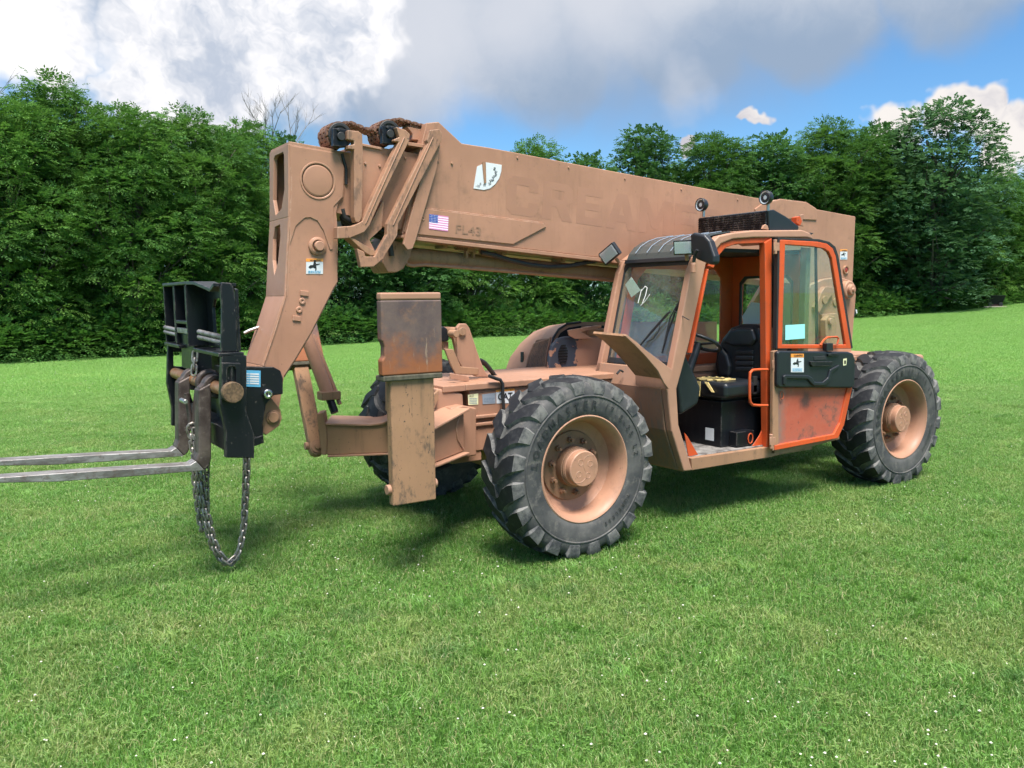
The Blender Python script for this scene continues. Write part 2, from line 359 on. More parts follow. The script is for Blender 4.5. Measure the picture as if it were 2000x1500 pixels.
# ------------------------------------------------------------------ mesh helpers
class MB:
    def __init__(s): s.v = []; s.f = []; s.mi = []; s.sm = []
    def add(s, vs, fs, mi=0, sm=False):
        b = len(s.v); s.v += [tuple(x) for x in vs]
        for f in fs: s.f.append(tuple(b + i for i in f)); s.mi.append(mi); s.sm.append(sm)
    def box(s, lo, hi, mi=0):
        x0, y0, z0 = lo; x1, y1, z1 = hi
        s.add([(x0, y0, z0), (x1, y0, z0), (x1, y1, z0), (x0, y1, z0), (x0, y0, z1), (x1, y0, z1), (x1, y1, z1), (x0, y1, z1)],
              [(0, 3, 2, 1), (4, 5, 6, 7), (0, 1, 5, 4), (1, 2, 6, 5), (2, 3, 7, 6), (3, 0, 4, 7)], mi)
    def prism(s, pts, vec, holes=(), mi=0):
        """closed polygon pts (3D, planar) pushed along vec, with holes"""
        vec = Vector(vec); loops = [[Vector(p) for p in pts]] + [[Vector(p) for p in h] for h in holes]
        flatl = [p for L in loops for p in L]; n = len(flatl)
        nrm = Vector((0, 0, 0)); L = loops[0]
        for i in range(len(L)):
            a, b = L[i], L[(i + 1) % len(L)]
            nrm += Vector(((a.y - b.y) * (a.z + b.z), (a.z - b.z) * (a.x + b.x), (a.x - b.x) * (a.y + b.y)))
        flip = nrm.dot(vec) > 0                             # the first cap faces away from vec
        if holes:
            caps = []
            for t in tessellate_polygon(loops):
                a, b, c = (flatl[i] for i in t)
                caps.append(t if (b - a).cross(c - a).dot(vec) < 0 else (t[0], t[2], t[1]))
        else:
            caps = [tuple(range(n))[::-1] if flip else tuple(range(n))]
        s.add(flatl + [p + vec for p in flatl], list(caps) + [tuple(n + i for i in c[::-1]) for c in caps], mi)
        b0 = len(s.v) - 2 * n; k = 0
        for li, L in enumerate(loops):
            m = len(L)
            nn = Vector((0, 0, 0))
            for i in range(m):
                a, b = L[i], L[(i + 1) % m]
                nn += Vector(((a.y - b.y) * (a.z + b.z), (a.z - b.z) * (a.x + b.x), (a.x - b.x) * (a.y + b.y)))
            ccw = nn.dot(vec) > 0
            if li: ccw = not ccw
            for i in range(m):
                i0, i1 = b0 + k + i, b0 + k + (i + 1) % m
                q = (i0, i1, i1 + n, i0 + n) if ccw else (i1, i0, i0 + n, i1 + n)
                s.f.append(q); s.mi.append(mi); s.sm.append(False)
            k += m
    def tube(s, path, r, n=10, mi=0, cap=True, sm=True, closed=False):
        path = [Vector(p) for p in path]; m = len(path); rs = r if isinstance(r, (list, tuple)) else [r] * m
        prev = None; vs = []
        for i, p in enumerate(path):
            if closed: d = path[(i + 1) % m] - path[i - 1]
            else: d = path[min(i + 1, m - 1)] - path[max(i - 1, 0)]
            d.normalize()
            if prev is None: a = d.orthogonal().normalized()
            else:
                a = prev - d * prev.dot(d); a.normalize()
            prev = a; b = d.cross(a)
            for k in range(n):
                t = 2 * math.pi * k / n; vs.append(p + (a * math.cos(t) + b * math.sin(t)) * rs[i])
        fs = []
        for i in range(m if closed else m - 1):
            for k in range(n):
                i2 = (i + 1) % m
                fs.append((i * n + k, i * n + (k + 1) % n, i2 * n + (k + 1) % n, i2 * n + k))
        s.add(vs, fs, mi, sm)
        if cap and not closed:
            b = len(s.v) - m * n
            s.f.append(tuple(b + k for k in range(n))[::-1]); s.mi.append(mi); s.sm.append(False)
            s.f.append(tuple(b + (m - 1) * n + k for k in range(n))); s.mi.append(mi); s.sm.append(False)
    def cyl(s, a, b, r, n=20, mi=0, r2=None): s.tube([a, b], [r, r if r2 is None else r2], n, mi)
    def lathe(s, prof, c=(0, 0, 0), n=40, mi=0, sm=True, axis='Y', mis=None):
        """profile [(radius, along-axis)] turned round the axis through c"""
        c = Vector(c); vs = []; m = len(prof)
        for r, y in prof:
            for k in range(n):
                t = 2 * math.pi * k / n; a, b = r * math.cos(t), r * math.sin(t)
                vs.append(c + Vector((a, y, b) if axis == 'Y' else (a, b, y) if axis == 'Z' else (y, a, b)))
        b0 = len(s.v); s.v += [tuple(v) for v in vs]
        for i in range(m - 1):
            for k in range(n):
                k2 = (k + 1) % n
                f = (b0 + i * n + k, b0 + (i + 1) * n + k, b0 + (i + 1) * n + k2, b0 + i * n + k2)
                s.f.append(f); s.mi.append(mis[i] if mis else mi); s.sm.append(sm)
    def build(s, name, mat, parent=None, bevel=0., seg=2, fix=True):
        me = bpy.data.meshes.new(name); me.from_pydata(s.v, [], s.f)
        for mm in (mat if isinstance(mat, (list, tuple)) else [mat]): me.materials.append(MATS[mm])
        me.polygons.foreach_set('material_index', s.mi); me.polygons.foreach_set('use_smooth', s.sm)
        if fix:
            bm = bmesh.new(); bm.from_mesh(me); bmesh.ops.recalc_face_normals(bm, faces=bm.faces[:]); bm.to_mesh(me); bm.free()
        me.update()
        o = bpy.data.objects.new(name, me); COL.objects.link(o)
        if any(s.sm): me.set_sharp_from_angle(angle=R(38))
        if bevel:
            b = o.modifiers.new('bevel', 'BEVEL'); b.width = bevel; b.segments = seg; b.limit_method = 'ANGLE'; b.angle_limit = R(35)
        if parent is not None: attach(o, parent)
        return o
def attach(o, parent):
    o.parent = parent
    if parent.type == 'EMPTY' and not parent.get('local'):
        o.matrix_parent_inverse = Matrix.Translation(-parent.location)
def tag(o, label, cat=None, group=None, kind=None):
    if label: o['label'] = label
    if cat: o['category'] = cat
    if group: o['group'] = group
    if kind: o['kind'] = kind
    return o
def empty(name, loc=(0, 0, 0), parent=None, local=False):
    o = bpy.data.objects.new(name, None); o.location = loc; COL.objects.link(o); o.empty_display_size = .2
    if local: o['local'] = 1
    if parent is not None: attach(o, parent)
    return o
def side(pts, Y):
    """pixels of the photograph -> points of the upright plane Y"""
    return [px(u, v, Y=Y) for u, v in pts]
def sideprism(mb, pts, Y0, Y1, holes=(), mi=0):
    mb.prism(side(pts, Y0), (0, Y1 - Y0, 0), [side(h, Y0) for h in holes], mi)
def flatprism(mb, pts, Y0, Y1, holes=(), mi=0):
    """polygon given in (x, z)"""
    mb.prism([(x, Y0, z) for x, z in pts], (0, Y1 - Y0, 0), [[(x, Y0, z) for x, z in h] for h in holes], mi)
def arc(cx, cz, r, a0, a1, n): return [(cx + r * math.cos(R(a0 + (a1 - a0) * i / n)), cz + r * math.sin(R(a0 + (a1 - a0) * i / n))) for i in range(n + 1)]
def text(name, s, org, xd, up, h, mat, parent, ext=.0008, bold=0., align='LEFT', width=None):
    """real letters standing on a surface"""
    cu = bpy.data.curves.new(name, 'FONT'); cu.body = s; cu.size = 1; cu.extrude = 0; cu.offset = bold; cu.align_x = align; cu.resolution_u = 3
    ob = bpy.data.objects.new(name, cu); COL.objects.link(ob)
    dg = bpy.context.evaluated_depsgraph_get(); me = bpy.data.meshes.new_from_object(ob.evaluated_get(dg))
    bpy.data.objects.remove(ob); bpy.data.curves.remove(cu)
    xd = Vector(xd).normalized(); up = Vector(up); up = (up - xd * up.dot(xd)).normalized(); nrm = xd.cross(up); org = Vector(org)
    k = h / .70; kx = k
    if width and me.vertices:
        xs = [v.co.x for v in me.vertices]; kx = width / max(1e-6, max(xs) - min(xs))
    for v in me.vertices: v.co = org + xd * (v.co.x * kx) + up * (v.co.y * k) + nrm * ext
    me.materials.clear(); me.materials.append(MATS[mat]); me.name = name
    o = bpy.data.objects.new(name, me); COL.objects.link(o)
    if parent is not None: attach(o, parent)
    return o
# ------------------------------------------------------------------ terrain: a field that falls away to the left and climbs to the right
EDGE = [(-700, 760, 29), (-400, 735, 30), (0, 710, 31), (380, 692, 33), (740, 668, 37), (1000, 657, 41), (1250, 643, 46), (1700, 620, 52), (1900, 604, 57), (2000, 590, 62), (2300, 566, 72), (2700, 552, 80)]
_ed = []
for u, v, d in EDGE:
    r = ray(u, v); hd = math.hypot(r.x, r.y)
    _ed.append((math.atan2(r.y, r.x), d, CAM.z + r.z / hd * d))
MIDA = math.atan2(ray(1000, 700).y, ray(1000, 700).x)
def rel(a):
    a = a - MIDA
    while a > math.pi: a -= 2 * math.pi
    while a < -math.pi: a += 2 * math.pi
    return a
_ed = sorted((rel(a), d, z) for a, d, z in _ed)
_ed = [(-math.pi, 60, 0.), (_ed[0][0] - .7, 60, 0. + _ed[0][2] * .3)] + _ed + [(_ed[-1][0] + .7, 45, 0.), (math.pi, 60, 0.)]
def edge_at(a):
    a = rel(a)
    for (a0, d0, z0), (a1, d1, z1) in zip(_ed, _ed[1:]):
        if a0 <= a <= a1:
            t = (a - a0) / (a1 - a0); t2 = t
            return d0 + (d1 - d0) * t2, z0 + (z1 - z0) * t2
    return 60, 0
def ground_z(x, y):
    dx, dy = x - CAM.x, y - CAM.y; d = math.hypot(dx, dy)
    if d < 8: return 0.
    D, z = edge_at(math.atan2(dy, dx)); s = (d - 8) / (D - 8)
    g = s * s if s < 1 else min(2 * s - 1, 1.9)
    return z * g
def az_of(u): r = ray(u, 700); return math.atan2(r.y, r.x)
def at_edge(u, back):
    """ground point below column u, `back` metres behind the edge of the wood"""
    a = az_of(u); d = edge_at(a)[0] + back
    x, y = CAM.x + math.cos(a) * d, CAM.y + math.sin(a) * d
    return Vector((x, y, ground_z(x, y)))

def grass_colour(t, tint):
    """shared by the blades and the soil below them: patches of lush, dry and pale turf"""
    p = t.pos()
    big = t.noise(.55, 5, .6, p, dist=.4); mid = t.noise(2.6, 5, .65, p, off=(8, 2, 0)); fine = t.noise(9., 3, .6, p, off=(3, 5, 0))
    c = t.mix(t.step(mid, .32, .68), (.122, .282, .044), (.195, .395, .074))
    c = t.mix(t.math('MULTIPLY', t.step(big, .46, .70), .75), c, (.260, .430, .100))
    dry = t.noise(1.15, 6, .68, p, off=(5, 9, 0), dist=.6)
    c = t.mix(t.math('MULTIPLY', t.step(dry, .48, .64), .62), c, (.41, .44, .16))
    c = t.mix(t.math('MULTIPLY', t.step(t.noise(1.7, 5, .65, p, off=(2, 14, 0)), .56, .68), .7), c, (.055, .185, .054))
    c = t.mix(t.math('MULTIPLY', t.step(fine, .58, .74), .42), c, (.38, .42, .18))
    if tint is not None:
        c = t.mix(t.step(tint, .0, .55), (.045, .125, .024), c)
        c = t.mix(t.math('MULTIPLY', t.step(tint, .62, .70), .5), c, (.30, .47, .17))
        c = t.mix(t.math('MULTIPLY', t.step(tint, .82, .92), .85), c, (.46, .41, .22))
    return c
def m_ground():
    t = NT('lawn_soil'); p = t.pos()
    c = grass_colour(t, None)
    st = t.noise(1.0, 4, .6, p, stretch=(.22, 1.5, 1))       # mown streaks
    c = t.mix(t.math('MULTIPLY', t.step(st, .4, .65), .4), c, (.25, .44, .125))
    c = t.mix(.42, c, (.030, .055, .014))                   # darkened to stand for the shade the blades cast among themselves
    t.bsdf(c, .9, 0, .1, bump=t.noise(40, 4, .7, p), bstr=.6, bdist=.03)
m_ground()
def m_blade(name):
    t = NT(name)
    a = t.n('ShaderNodeAttribute', attribute_name='tint')
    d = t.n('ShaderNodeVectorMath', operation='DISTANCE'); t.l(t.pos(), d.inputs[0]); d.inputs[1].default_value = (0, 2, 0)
    w = t.math('ADD', t.math('MULTIPLY', t.noise(.35, 4, .6), .5), -.12)         # grass painted paler beyond the machine, standing in for brighter light there
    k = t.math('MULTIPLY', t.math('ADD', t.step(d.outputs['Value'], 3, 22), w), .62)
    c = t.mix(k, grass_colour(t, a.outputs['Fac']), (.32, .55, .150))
    d = t.n('ShaderNodeBsdfPrincipled'); t.put(d.inputs['Base Color'], c); d.inputs['Roughness'].default_value = .42; d.inputs['Specular IOR Level'].default_value = .5
    tr = t.n('ShaderNodeBsdfTranslucent'); t.l(t.mix(.5, c, (.22, .44, .06)), tr.inputs[0])
    mx = t.n('ShaderNodeMixShader'); mx.inputs[0].default_value = .42; t.l(d.outputs[0], mx.inputs[1]); t.l(tr.outputs[0], mx.inputs[2]); t.l(mx.outputs[0], t.out.inputs[0])
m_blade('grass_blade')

# ground sheet: rings round the viewpoint out to the horizon
def make_ground():
    rings = [0, 1.5, 3, 5, 8, 10, 12, 14, 17, 20, 24, 28, 32, 36, 40, 45, 50, 56, 62, 70, 80, 95, 120, 180, 300, 700, 1500]
    n = 240; v = [(CAM.x, CAM.y, 0)]; f = []
    for r in rings[1:]:
        for k in range(n):
            a = 2 * math.pi * k / n; x, y = CAM.x + math.cos(a) * r, CAM.y + math.sin(a) * r
            z = ground_z(x, y)
            if 9 < r < 400: z += .03 * noise.noise(Vector((x * .25, y * .25, 0)))
            v.append((x, y, z))
    for k in range(n): f.append((0, 1 + k, 1 + (k + 1) % n))
    for i in range(len(rings) - 2):
        for k in range(n):
            a, b = 1 + i * n, 1 + (i + 1) * n; k2 = (k + 1) % n
            f.append((a + k, b + k, b + k2, a + k2))
    me = bpy.data.meshes.new('ground'); me.from_pydata(v, [], f); me.materials.append(MATS['lawn_soil'])
    me.polygons.foreach_set('use_smooth', [True] * len(f)); me.update()
    o = bpy.data.objects.new('ground', me); COL.objects.link(o); return tag(o, 'mown field of green grass', None, None, 'structure')
make_ground()

def grass_patch(name, n, rad, hmin, hmax, w, seed, clover=0, mat='grass_blade', tufts=0):
    rg = random.Random(seed); v = []; f = []; tint = []
    for i in range(n):
        x, y = rg.uniform(-rad, rad), rg.uniform(-rad, rad)
        h = rg.uniform(hmin, hmax) * (1.45 if rg.random() < .05 else 1); la = rg.random() * 6.283; lean = rg.uniform(.15, .95) * h
        ww = w * rg.uniform(.6, 1.2); fa = rg.random() * 3.1416
        dx, dy = math.cos(fa) * ww / 2, math.sin(fa) * ww / 2; lx, ly = math.cos(la) * lean, math.sin(la) * lean
        tt = rg.random(); b = len(v)
        v += [(x - dx, y - dy, -.005), (x + dx, y + dy, -.005), (x + lx * .4 + dx * .8, y + ly * .4 + dy * .8, h * .62), (x + lx * .4 - dx * .8, y + ly * .4 - dy * .8, h * .62), (x + lx, y + ly, h * (.92 - .25 * lean / h))]
        f += [(b, b + 1, b + 2, b + 3), (b + 3, b + 2, b + 4)]
        tint += [tt] * 5
    for q in range(tufts):                                  # ranker clumps the mower bent over
        cx, cy = rg.uniform(-rad, rad) * .8, rg.uniform(-rad, rad) * .8; tt0 = rg.uniform(.3, .7); la0 = rg.random() * 6.283
        for i in range(70):
            x, y = cx + rg.gauss(0, .035), cy + rg.gauss(0, .035); h = rg.uniform(.06, .115); la = la0 + rg.uniform(-.9, .9); lean = rg.uniform(.3, .9) * h; fa = rg.random() * 3.14; ww = .0065
            dx, dy = math.cos(fa) * ww / 2, math.sin(fa) * ww / 2; lx, ly = math.cos(la) * lean, math.sin(la) * lean; b = len(v)
            v += [(x - dx, y - dy, -.005), (x + dx, y + dy, -.005), (x + lx * .4 + dx * .8, y + ly * .4 + dy * .8, h * .62), (x + lx * .4 - dx * .8, y + ly * .4 - dy * .8, h * .62), (x + lx, y + ly, h * (.92 - .25 * lean / h))]
            f += [(b, b + 1, b + 2, b + 3), (b + 3, b + 2, b + 4)]; tint += [tt0 + rg.uniform(-.2, .2)] * 5
    for i in range(clover):                                 # low trefoil leaves
        x, y = rg.uniform(-rad, rad), rg.uniform(-rad, rad); h = rg.uniform(.015, .045); s = rg.uniform(.007, .012); a0 = rg.random() * 6
        for k in range(3):
            q = a0 + k * 2.094; b = len(v); cx, cy = x + math.cos(q) * s, y + math.sin(q) * s
            v += [(x, y, h), (cx + math.sin(q) * s * .8, cy - math.cos(q) * s * .8, h + .003), (cx + math.cos(q) * s, cy + math.sin(q) * s, h + .001), (cx - math.sin(q) * s * .8, cy + math.cos(q) * s * .8, h + .003)]
            f.append((b, b + 1, b + 2, b + 3)); tint += [.3] * 4
    me = bpy.data.meshes.new(name); me.from_pydata(v, [], f); me.materials.append(MATS[mat])
    at = me.attributes.new('tint', 'FLOAT', 'POINT'); at.data.foreach_set('value', tint); me.update()
    return bpy.data.objects.new(name, me)
def scatter(name, pts, coll, label):
    """one object whose points carry instanced turf"""
    me = bpy.data.meshes.new(name); me.from_pydata([p[:3] for p in pts], [], [])
    at = me.attributes.new('rot', 'FLOAT_VECTOR', 'POINT'); at.data.foreach_set('vector', [c for p in pts for c in p[3:6]])
    o = bpy.data.objects.new(name, me); COL.objects.link(o)
    ng = bpy.data.node_groups.new(name, 'GeometryNodeTree')
    ng.interface.new_socket('Geometry', in_out='INPUT', socket_type='NodeSocketGeometry'); ng.interface.new_socket('Geometry', in_out='OUTPUT', socket_type='NodeSocketGeometry')
    N = ng.nodes.new; gi, go = N('NodeGroupInput'), N('NodeGroupOutput')
    ip = N('GeometryNodeInstanceOnPoints'); ci = N('GeometryNodeCollectionInfo'); ci.inputs['Collection'].default_value = coll
    ci.inputs['Separate Children'].default_value = True; ci.inputs['Reset Children'].default_value = True
    ra, e2r = N('GeometryNodeInputNamedAttribute'), N('FunctionNodeEulerToRotation')
    ra.data_type = 'FLOAT_VECTOR'; ra.inputs['Name'].default_value = 'rot'
    L = ng.links.new
    L(gi.outputs[0], ip.inputs['Points']); L(ci.outputs[0], ip.inputs['Instance']); ip.inputs['Pick Instance'].default_value = True
    L(ra.outputs[0], e2r.inputs[0]); L(e2r.outputs[0], ip.inputs['Rotation']); L(ip.outputs[0], go.inputs[0])
    md = o.modifiers.new('turf', 'NODES'); md.node_group = ng
    return tag(o, label, 'grass', None, 'stuff')
cn = bpy.data.collections.new('turf_near'); cf = bpy.data.collections.new('turf_far')
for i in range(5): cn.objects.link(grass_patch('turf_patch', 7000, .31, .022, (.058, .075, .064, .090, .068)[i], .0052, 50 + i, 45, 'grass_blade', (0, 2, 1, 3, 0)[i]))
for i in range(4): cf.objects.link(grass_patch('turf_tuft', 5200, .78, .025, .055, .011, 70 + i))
def turf_points(r0, r1, step, seed):
    rg = random.Random(seed); P = []; n = int(r1 / step) + 1
    for i in range(-n, n + 1):
        for j in range(-n, n + 1):
            x, y = CAM.x + i * step, CAM.y + j * step
            d = math.hypot(x - CAM.x, y - CAM.y)
            if not r0 <= d < r1: continue
            if abs(rel(math.atan2(y - CAM.y, x - CAM.x))) > R(80) and d > 6: continue
            if d > edge_at(math.atan2(y - CAM.y, x - CAM.x))[0] + 1.5: continue
            z = ground_z(x, y); e_ = step * .5
            nv = Vector((ground_z(x - e_, y) - ground_z(x + e_, y), ground_z(x, y - e_) - ground_z(x, y + e_), 2 * e_)).normalized()
            eu = (Vector((0, 0, 1)).rotation_difference(nv).to_matrix() @ Matrix.Rotation(rg.randrange(4) * math.pi / 2, 3, 'Z')).to_euler()
            P.append((x, y, z, eu.x, eu.y, eu.z))
    return P
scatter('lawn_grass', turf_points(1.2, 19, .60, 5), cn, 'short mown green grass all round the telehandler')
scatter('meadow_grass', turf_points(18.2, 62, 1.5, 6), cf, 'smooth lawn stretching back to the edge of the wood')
def clover():
    rg = random.Random(3); mb = MB()
    ico = []
    for k in range(6): ico.append((math.cos(k * 1.047), math.sin(k * 1.047), 0))
    for i in range(2600):
        d = 3 + 24 * rg.random() ** 1.5; a = MIDA + rg.uniform(-.75, .75); x, y = CAM.x + math.cos(a) * d, CAM.y + math.sin(a) * d
        if noise.noise(Vector((x * .45, y * .45, 3))) < rg.uniform(-.3, .4): continue
        z = ground_z(x, y) + rg.uniform(.035, .055); s = rg.uniform(.0036, .0075) * (1 + max(0, d - 9) * .02)
        vs = [(x, y, z + s)] + [(x + q[0] * s, y + q[1] * s, z + s * .2) for q in ico] + [(x, y, z - s * .8)]
        mb.add(vs, [(0, 1 + k, 1 + (k + 1) % 6) for k in range(6)] + [(7, 1 + (k + 1) % 6, 1 + k) for k in range(6)])
    o = mb.build('clover_flowers', 'clover_white', fix=False); tag(o, 'tiny white clover heads dotted over the lawn', 'clover', None, 'stuff')
clover()

# ------------------------------------------------------------------ trees
def m_leaf(name, lo, hi, tr):
    t = NT(name); oi = t.n('ShaderNodeObjectInfo'); at = t.n('ShaderNodeAttribute', attribute_name='tint')
    c = t.mix(at.outputs['Fac'], lo, hi)
    c = t.mix(t.math('MULTIPLY', oi.outputs['Random'], .6), c, tuple(x * .62 for x in lo))
    d = t.n('ShaderNodeBsdfPrincipled'); t.put(d.inputs['Base Color'], c); d.inputs['Roughness'].default_value = .55; d.inputs['Specular IOR Level'].default_value = .08
    b = t.n('ShaderNodeBsdfTranslucent'); t.l(t.mix(.5, c, tr), b.inputs[0])
    mx = t.n('ShaderNodeMixShader'); mx.inputs[0].default_value = .36; t.l(d.outputs[0], mx.inputs[1]); t.l(b.outputs[0], mx.inputs[2]); t.l(mx.outputs[0], t.out.inputs[0])
m_leaf('walnut_leaf', (.058, .160, .044), (.185, .345, .070), (.10, .22, .02))
m_leaf('maple_leaf', (.046, .135, .046), (.135, .275, .080), (.08, .18, .03))
m_leaf('poplar_leaf', (.062, .152, .074), (.140, .265, .122), (.10, .20, .05))
m_leaf('brush_leaf', (.062, .178, .044), (.165, .335, .068), (.10, .24, .02))

def spray(mb, tint, p, d, up, L, nl, w, rg, tt):
    """one leafy shoot: nl leaflets in two rows along a drooping stem"""
    side_ = d.cross(up)
    if side_.length < 1e-3: side_ = d.orthogonal()
    side_.normalize(); up = side_.cross(d).normalized()
    for i in range(nl):
        t = (i // 2 + .6) / (nl / 2 + .4); s = 1 if i % 2 else -1
        c = p + d * (L * t) - Vector((0, 0, 1)) * (L * .35 * t * t)
        ld = (side_ * s + d * rg.uniform(.3, .8) - Vector((0, 0, .25)) * rg.random()).normalized() if i < nl - 1 else d
        ln = L * rg.uniform(.34, .5); wv = (ld.cross(up)).normalized() * (w * ln); sag = up * (-.12 * ln)
        b = len(mb.v); q = c + ld * ln * .5 + up * rg.uniform(-.1, .15) * ln
        mb.v += [tuple(c), tuple(q + wv), tuple(c + ld * ln + sag), tuple(q - wv)]
        mb.f.append((b, b + 1, b + 2, b + 3)); mb.mi.append(0); mb.sm.append(False)
        k = min(1, max(0, tt + rg.uniform(-.25, .25))); tint += [k] * 4
def crown_mesh(name, mat, seed, H=10., W=3.1, nb=84, per=92, L=.30, nl=7, w=.22, prof=None, blob_r=(.75, 1.35), low=.04):
    rg = random.Random(seed); mb = MB(); tint = []; blobs = []
    prof = prof or (lambda h: (.62 + .55 * h) if h < .45 else math.sqrt(max(0, 1 - ((h - .45) / .56) ** 2)) * .87)
    for i in range(nb):
        h = low + (1 - low) * ((i + rg.random()) / nb) ** .92
        r = W * prof(h) * (rg.uniform(.5, 1.05) if rg.random() < .8 else rg.uniform(.05, .5)); a = i * 2.39996 + rg.uniform(-.5, .5)
        c = Vector((r * math.cos(a), r * math.sin(a), h * H - .35)); br = rg.uniform(*blob_r) * (1.05 - .45 * max(0, h - .6))
        blobs.append(c)
        bt = rg.random() * .7
        n = int(per * (br / .9) ** 2)
        for k in range(n):
            z = rg.uniform(-.3, 1); q = rg.random() * 6.283; s = math.sqrt(1 - z * z)
            o = Vector((s * math.cos(q), s * math.sin(q), z)); rr = br * rg.uniform(.72, 1.12) * (1 + .25 * noise.noise(c + o * 1.7))
            p = c + Vector((o.x, o.y, o.z * .62)) * rr
            outw = Vector((c.x, c.y, 0)); outw = outw.normalized() if outw.length > .1 else Vector((1, 0, 0))
            d = (o * .8 + outw * .35 + Vector((rg.uniform(-.6, .6), rg.uniform(-.6, .6), rg.uniform(-.35, .25)))).normalized()
            up = (Vector((0, 0, 1)) + o * .5 + Vector((rg.uniform(-.4, .4), rg.uniform(-.4, .4), 0))).normalized()
            spray(mb, tint, p, d, up, L * rg.uniform(.7, 1.25), nl, w, rg, bt + .12)
    me = bpy.data.meshes.new(name); me.from_pydata(mb.v, [], mb.f); me.materials.append(MATS[mat])
    at = me.attributes.new('tint', 'FLOAT', 'POINT'); at.data.foreach_set('value', tint); me.update()
    return me, blobs
def trunk_mesh(name, blobs, seed, H=10., r0=.2):
    rg = random.Random(seed); mb = MB()
    path = [Vector((rg.uniform(-.08, .08) * i, rg.uniform(-.08, .08) * i, -.3 + H * .86 * i / 9)) for i in range(10)]
    mb.tube(path, [r0 * (1 - .088 * i) * (1.25 if i == 0 else 1) for i in range(10)], 9)
    for b in rg.sample(blobs, min(34, len(blobs))):
        k = max(0.8, min(7.5, (b.z / H) * 10 - 2.2)); i = int(k); s = path[i].lerp(path[min(9, i + 1)], k - i)
        m = s.lerp(b, .5) + Vector((rg.uniform(-.2, .2), rg.uniform(-.2, .2), .18))
        rr = r0 * .42 * (1 - .07 * i)
        mb.tube([s, m, b, b + (b - m) * .35], [rr, rr * .7, rr * .38, .012], 6)
    me = bpy.data.meshes.new(name); me.from_pydata(mb.v, [], mb.f); me.materials.append(MATS['bark'])
    me.polygons.foreach_set('use_smooth', mb.sm); me.update(); return me
KINDS = {}
def kind(k, name, mat, seed, **kw):
    cm, bl = crown_mesh('crown', mat, seed, **kw); KINDS[k] = (name, cm, trunk_mesh('trunk', bl, seed + 1), sorted(v.co.z for v in cm.vertices)[-60])
kind('A', 'walnut_tree', 'walnut_leaf', 21, L=.36, nl=9, w=.17, W=3.2)
kind('B', 'walnut_tree', 'walnut_leaf', 33, L=.34, nl=9, w=.17, W=3.0, nb=92)
kind('C', 'maple_tree', 'maple_leaf', 45, L=.30, nl=6, w=.38, W=3.3, per=96)
kind('D', 'maple_tree', 'maple_leaf', 58, L=.30, nl=6, w=.38, W=3.0, per=96)
kind('P', 'poplar_tree', 'poplar_leaf', 64, L=.26, nl=6, w=.42, W=2.8, nb=125, per=90, blob_r=(.55, 1.05), low=.08,
     prof=lambda h: (.55 + .9 * h) if h < .5 else math.sqrt(max(0, 1 - ((h - .5) / .52) ** 2)))
# column in the photograph, row of the top, metres behind the edge, kind, width factor, label
TREES = [
 (-95, 225, 2.5, 'C', 1.05, 'dark leafy tree cut off by the left edge of the picture'),
 (35, 192, 2.0, 'A', .92, 'leafy tree left of the tallest peak at the far left'),
 (150, 150, 3.2, 'B', .95, 'tallest leafy tree of the group behind the forks'),
 (270, 208, 1.2, 'A', .88, 'green tree rising beneath the big white cloud'),
 (395, 204, 2.0, 'B', .92, 'rounded green tree just left of the boom head'),
 (490, 235, 3.0, 'A', .8, 'smaller green tree whose top slopes down to the boom head'),
 (575, 262, 5.5, 'D', .7, 'thin leafy tree beside the bare branches behind the chain wheels'),
 (675, 330, 2.4, 'C', 1.0, 'dark tree right behind the boom head'),
 (800, 320, 2.0, 'D', 1.05, 'dark tree behind the raised outrigger pad'),
 (925, 318, 2.6, 'A', 1.0, 'dark tree below the middle of the boom'),
 (1040, 270, 3.2, 'B', .95, 'tree whose top shows just above the boom lettering'),
 (1140, 300, 2.2, 'C', .9, 'low dark tree between the boom lettering and the rounded treetop'),
 (1258, 245, 4.0, 'D', .85, 'rounded treetop standing alone above the boom'),
 (1380, 262, 3.0, 'A', .95, 'tree above the left round roof lamp'),
 (1495, 262, 2.6, 'C', .95, 'dark tree above the right round roof lamp'),
 (1610, 226, 3.4, 'B', 1.0, 'tall dark tree just left of the bluish green poplar'),
 (1700, 240, 4.6, 'D', .9, 'dark tree half hidden behind the bluish green poplar'),
 (1815, 198, .8, 'P', 1.12, 'large bluish green poplar at the right, nearest of the trees'),
 (1930, 325, 3.2, 'B', .95, 'green tree at the right just behind the poplar'),
 (2010, 345, 2.0, 'A', 1.1, 'green tree cut off by the right edge of the picture'),
]
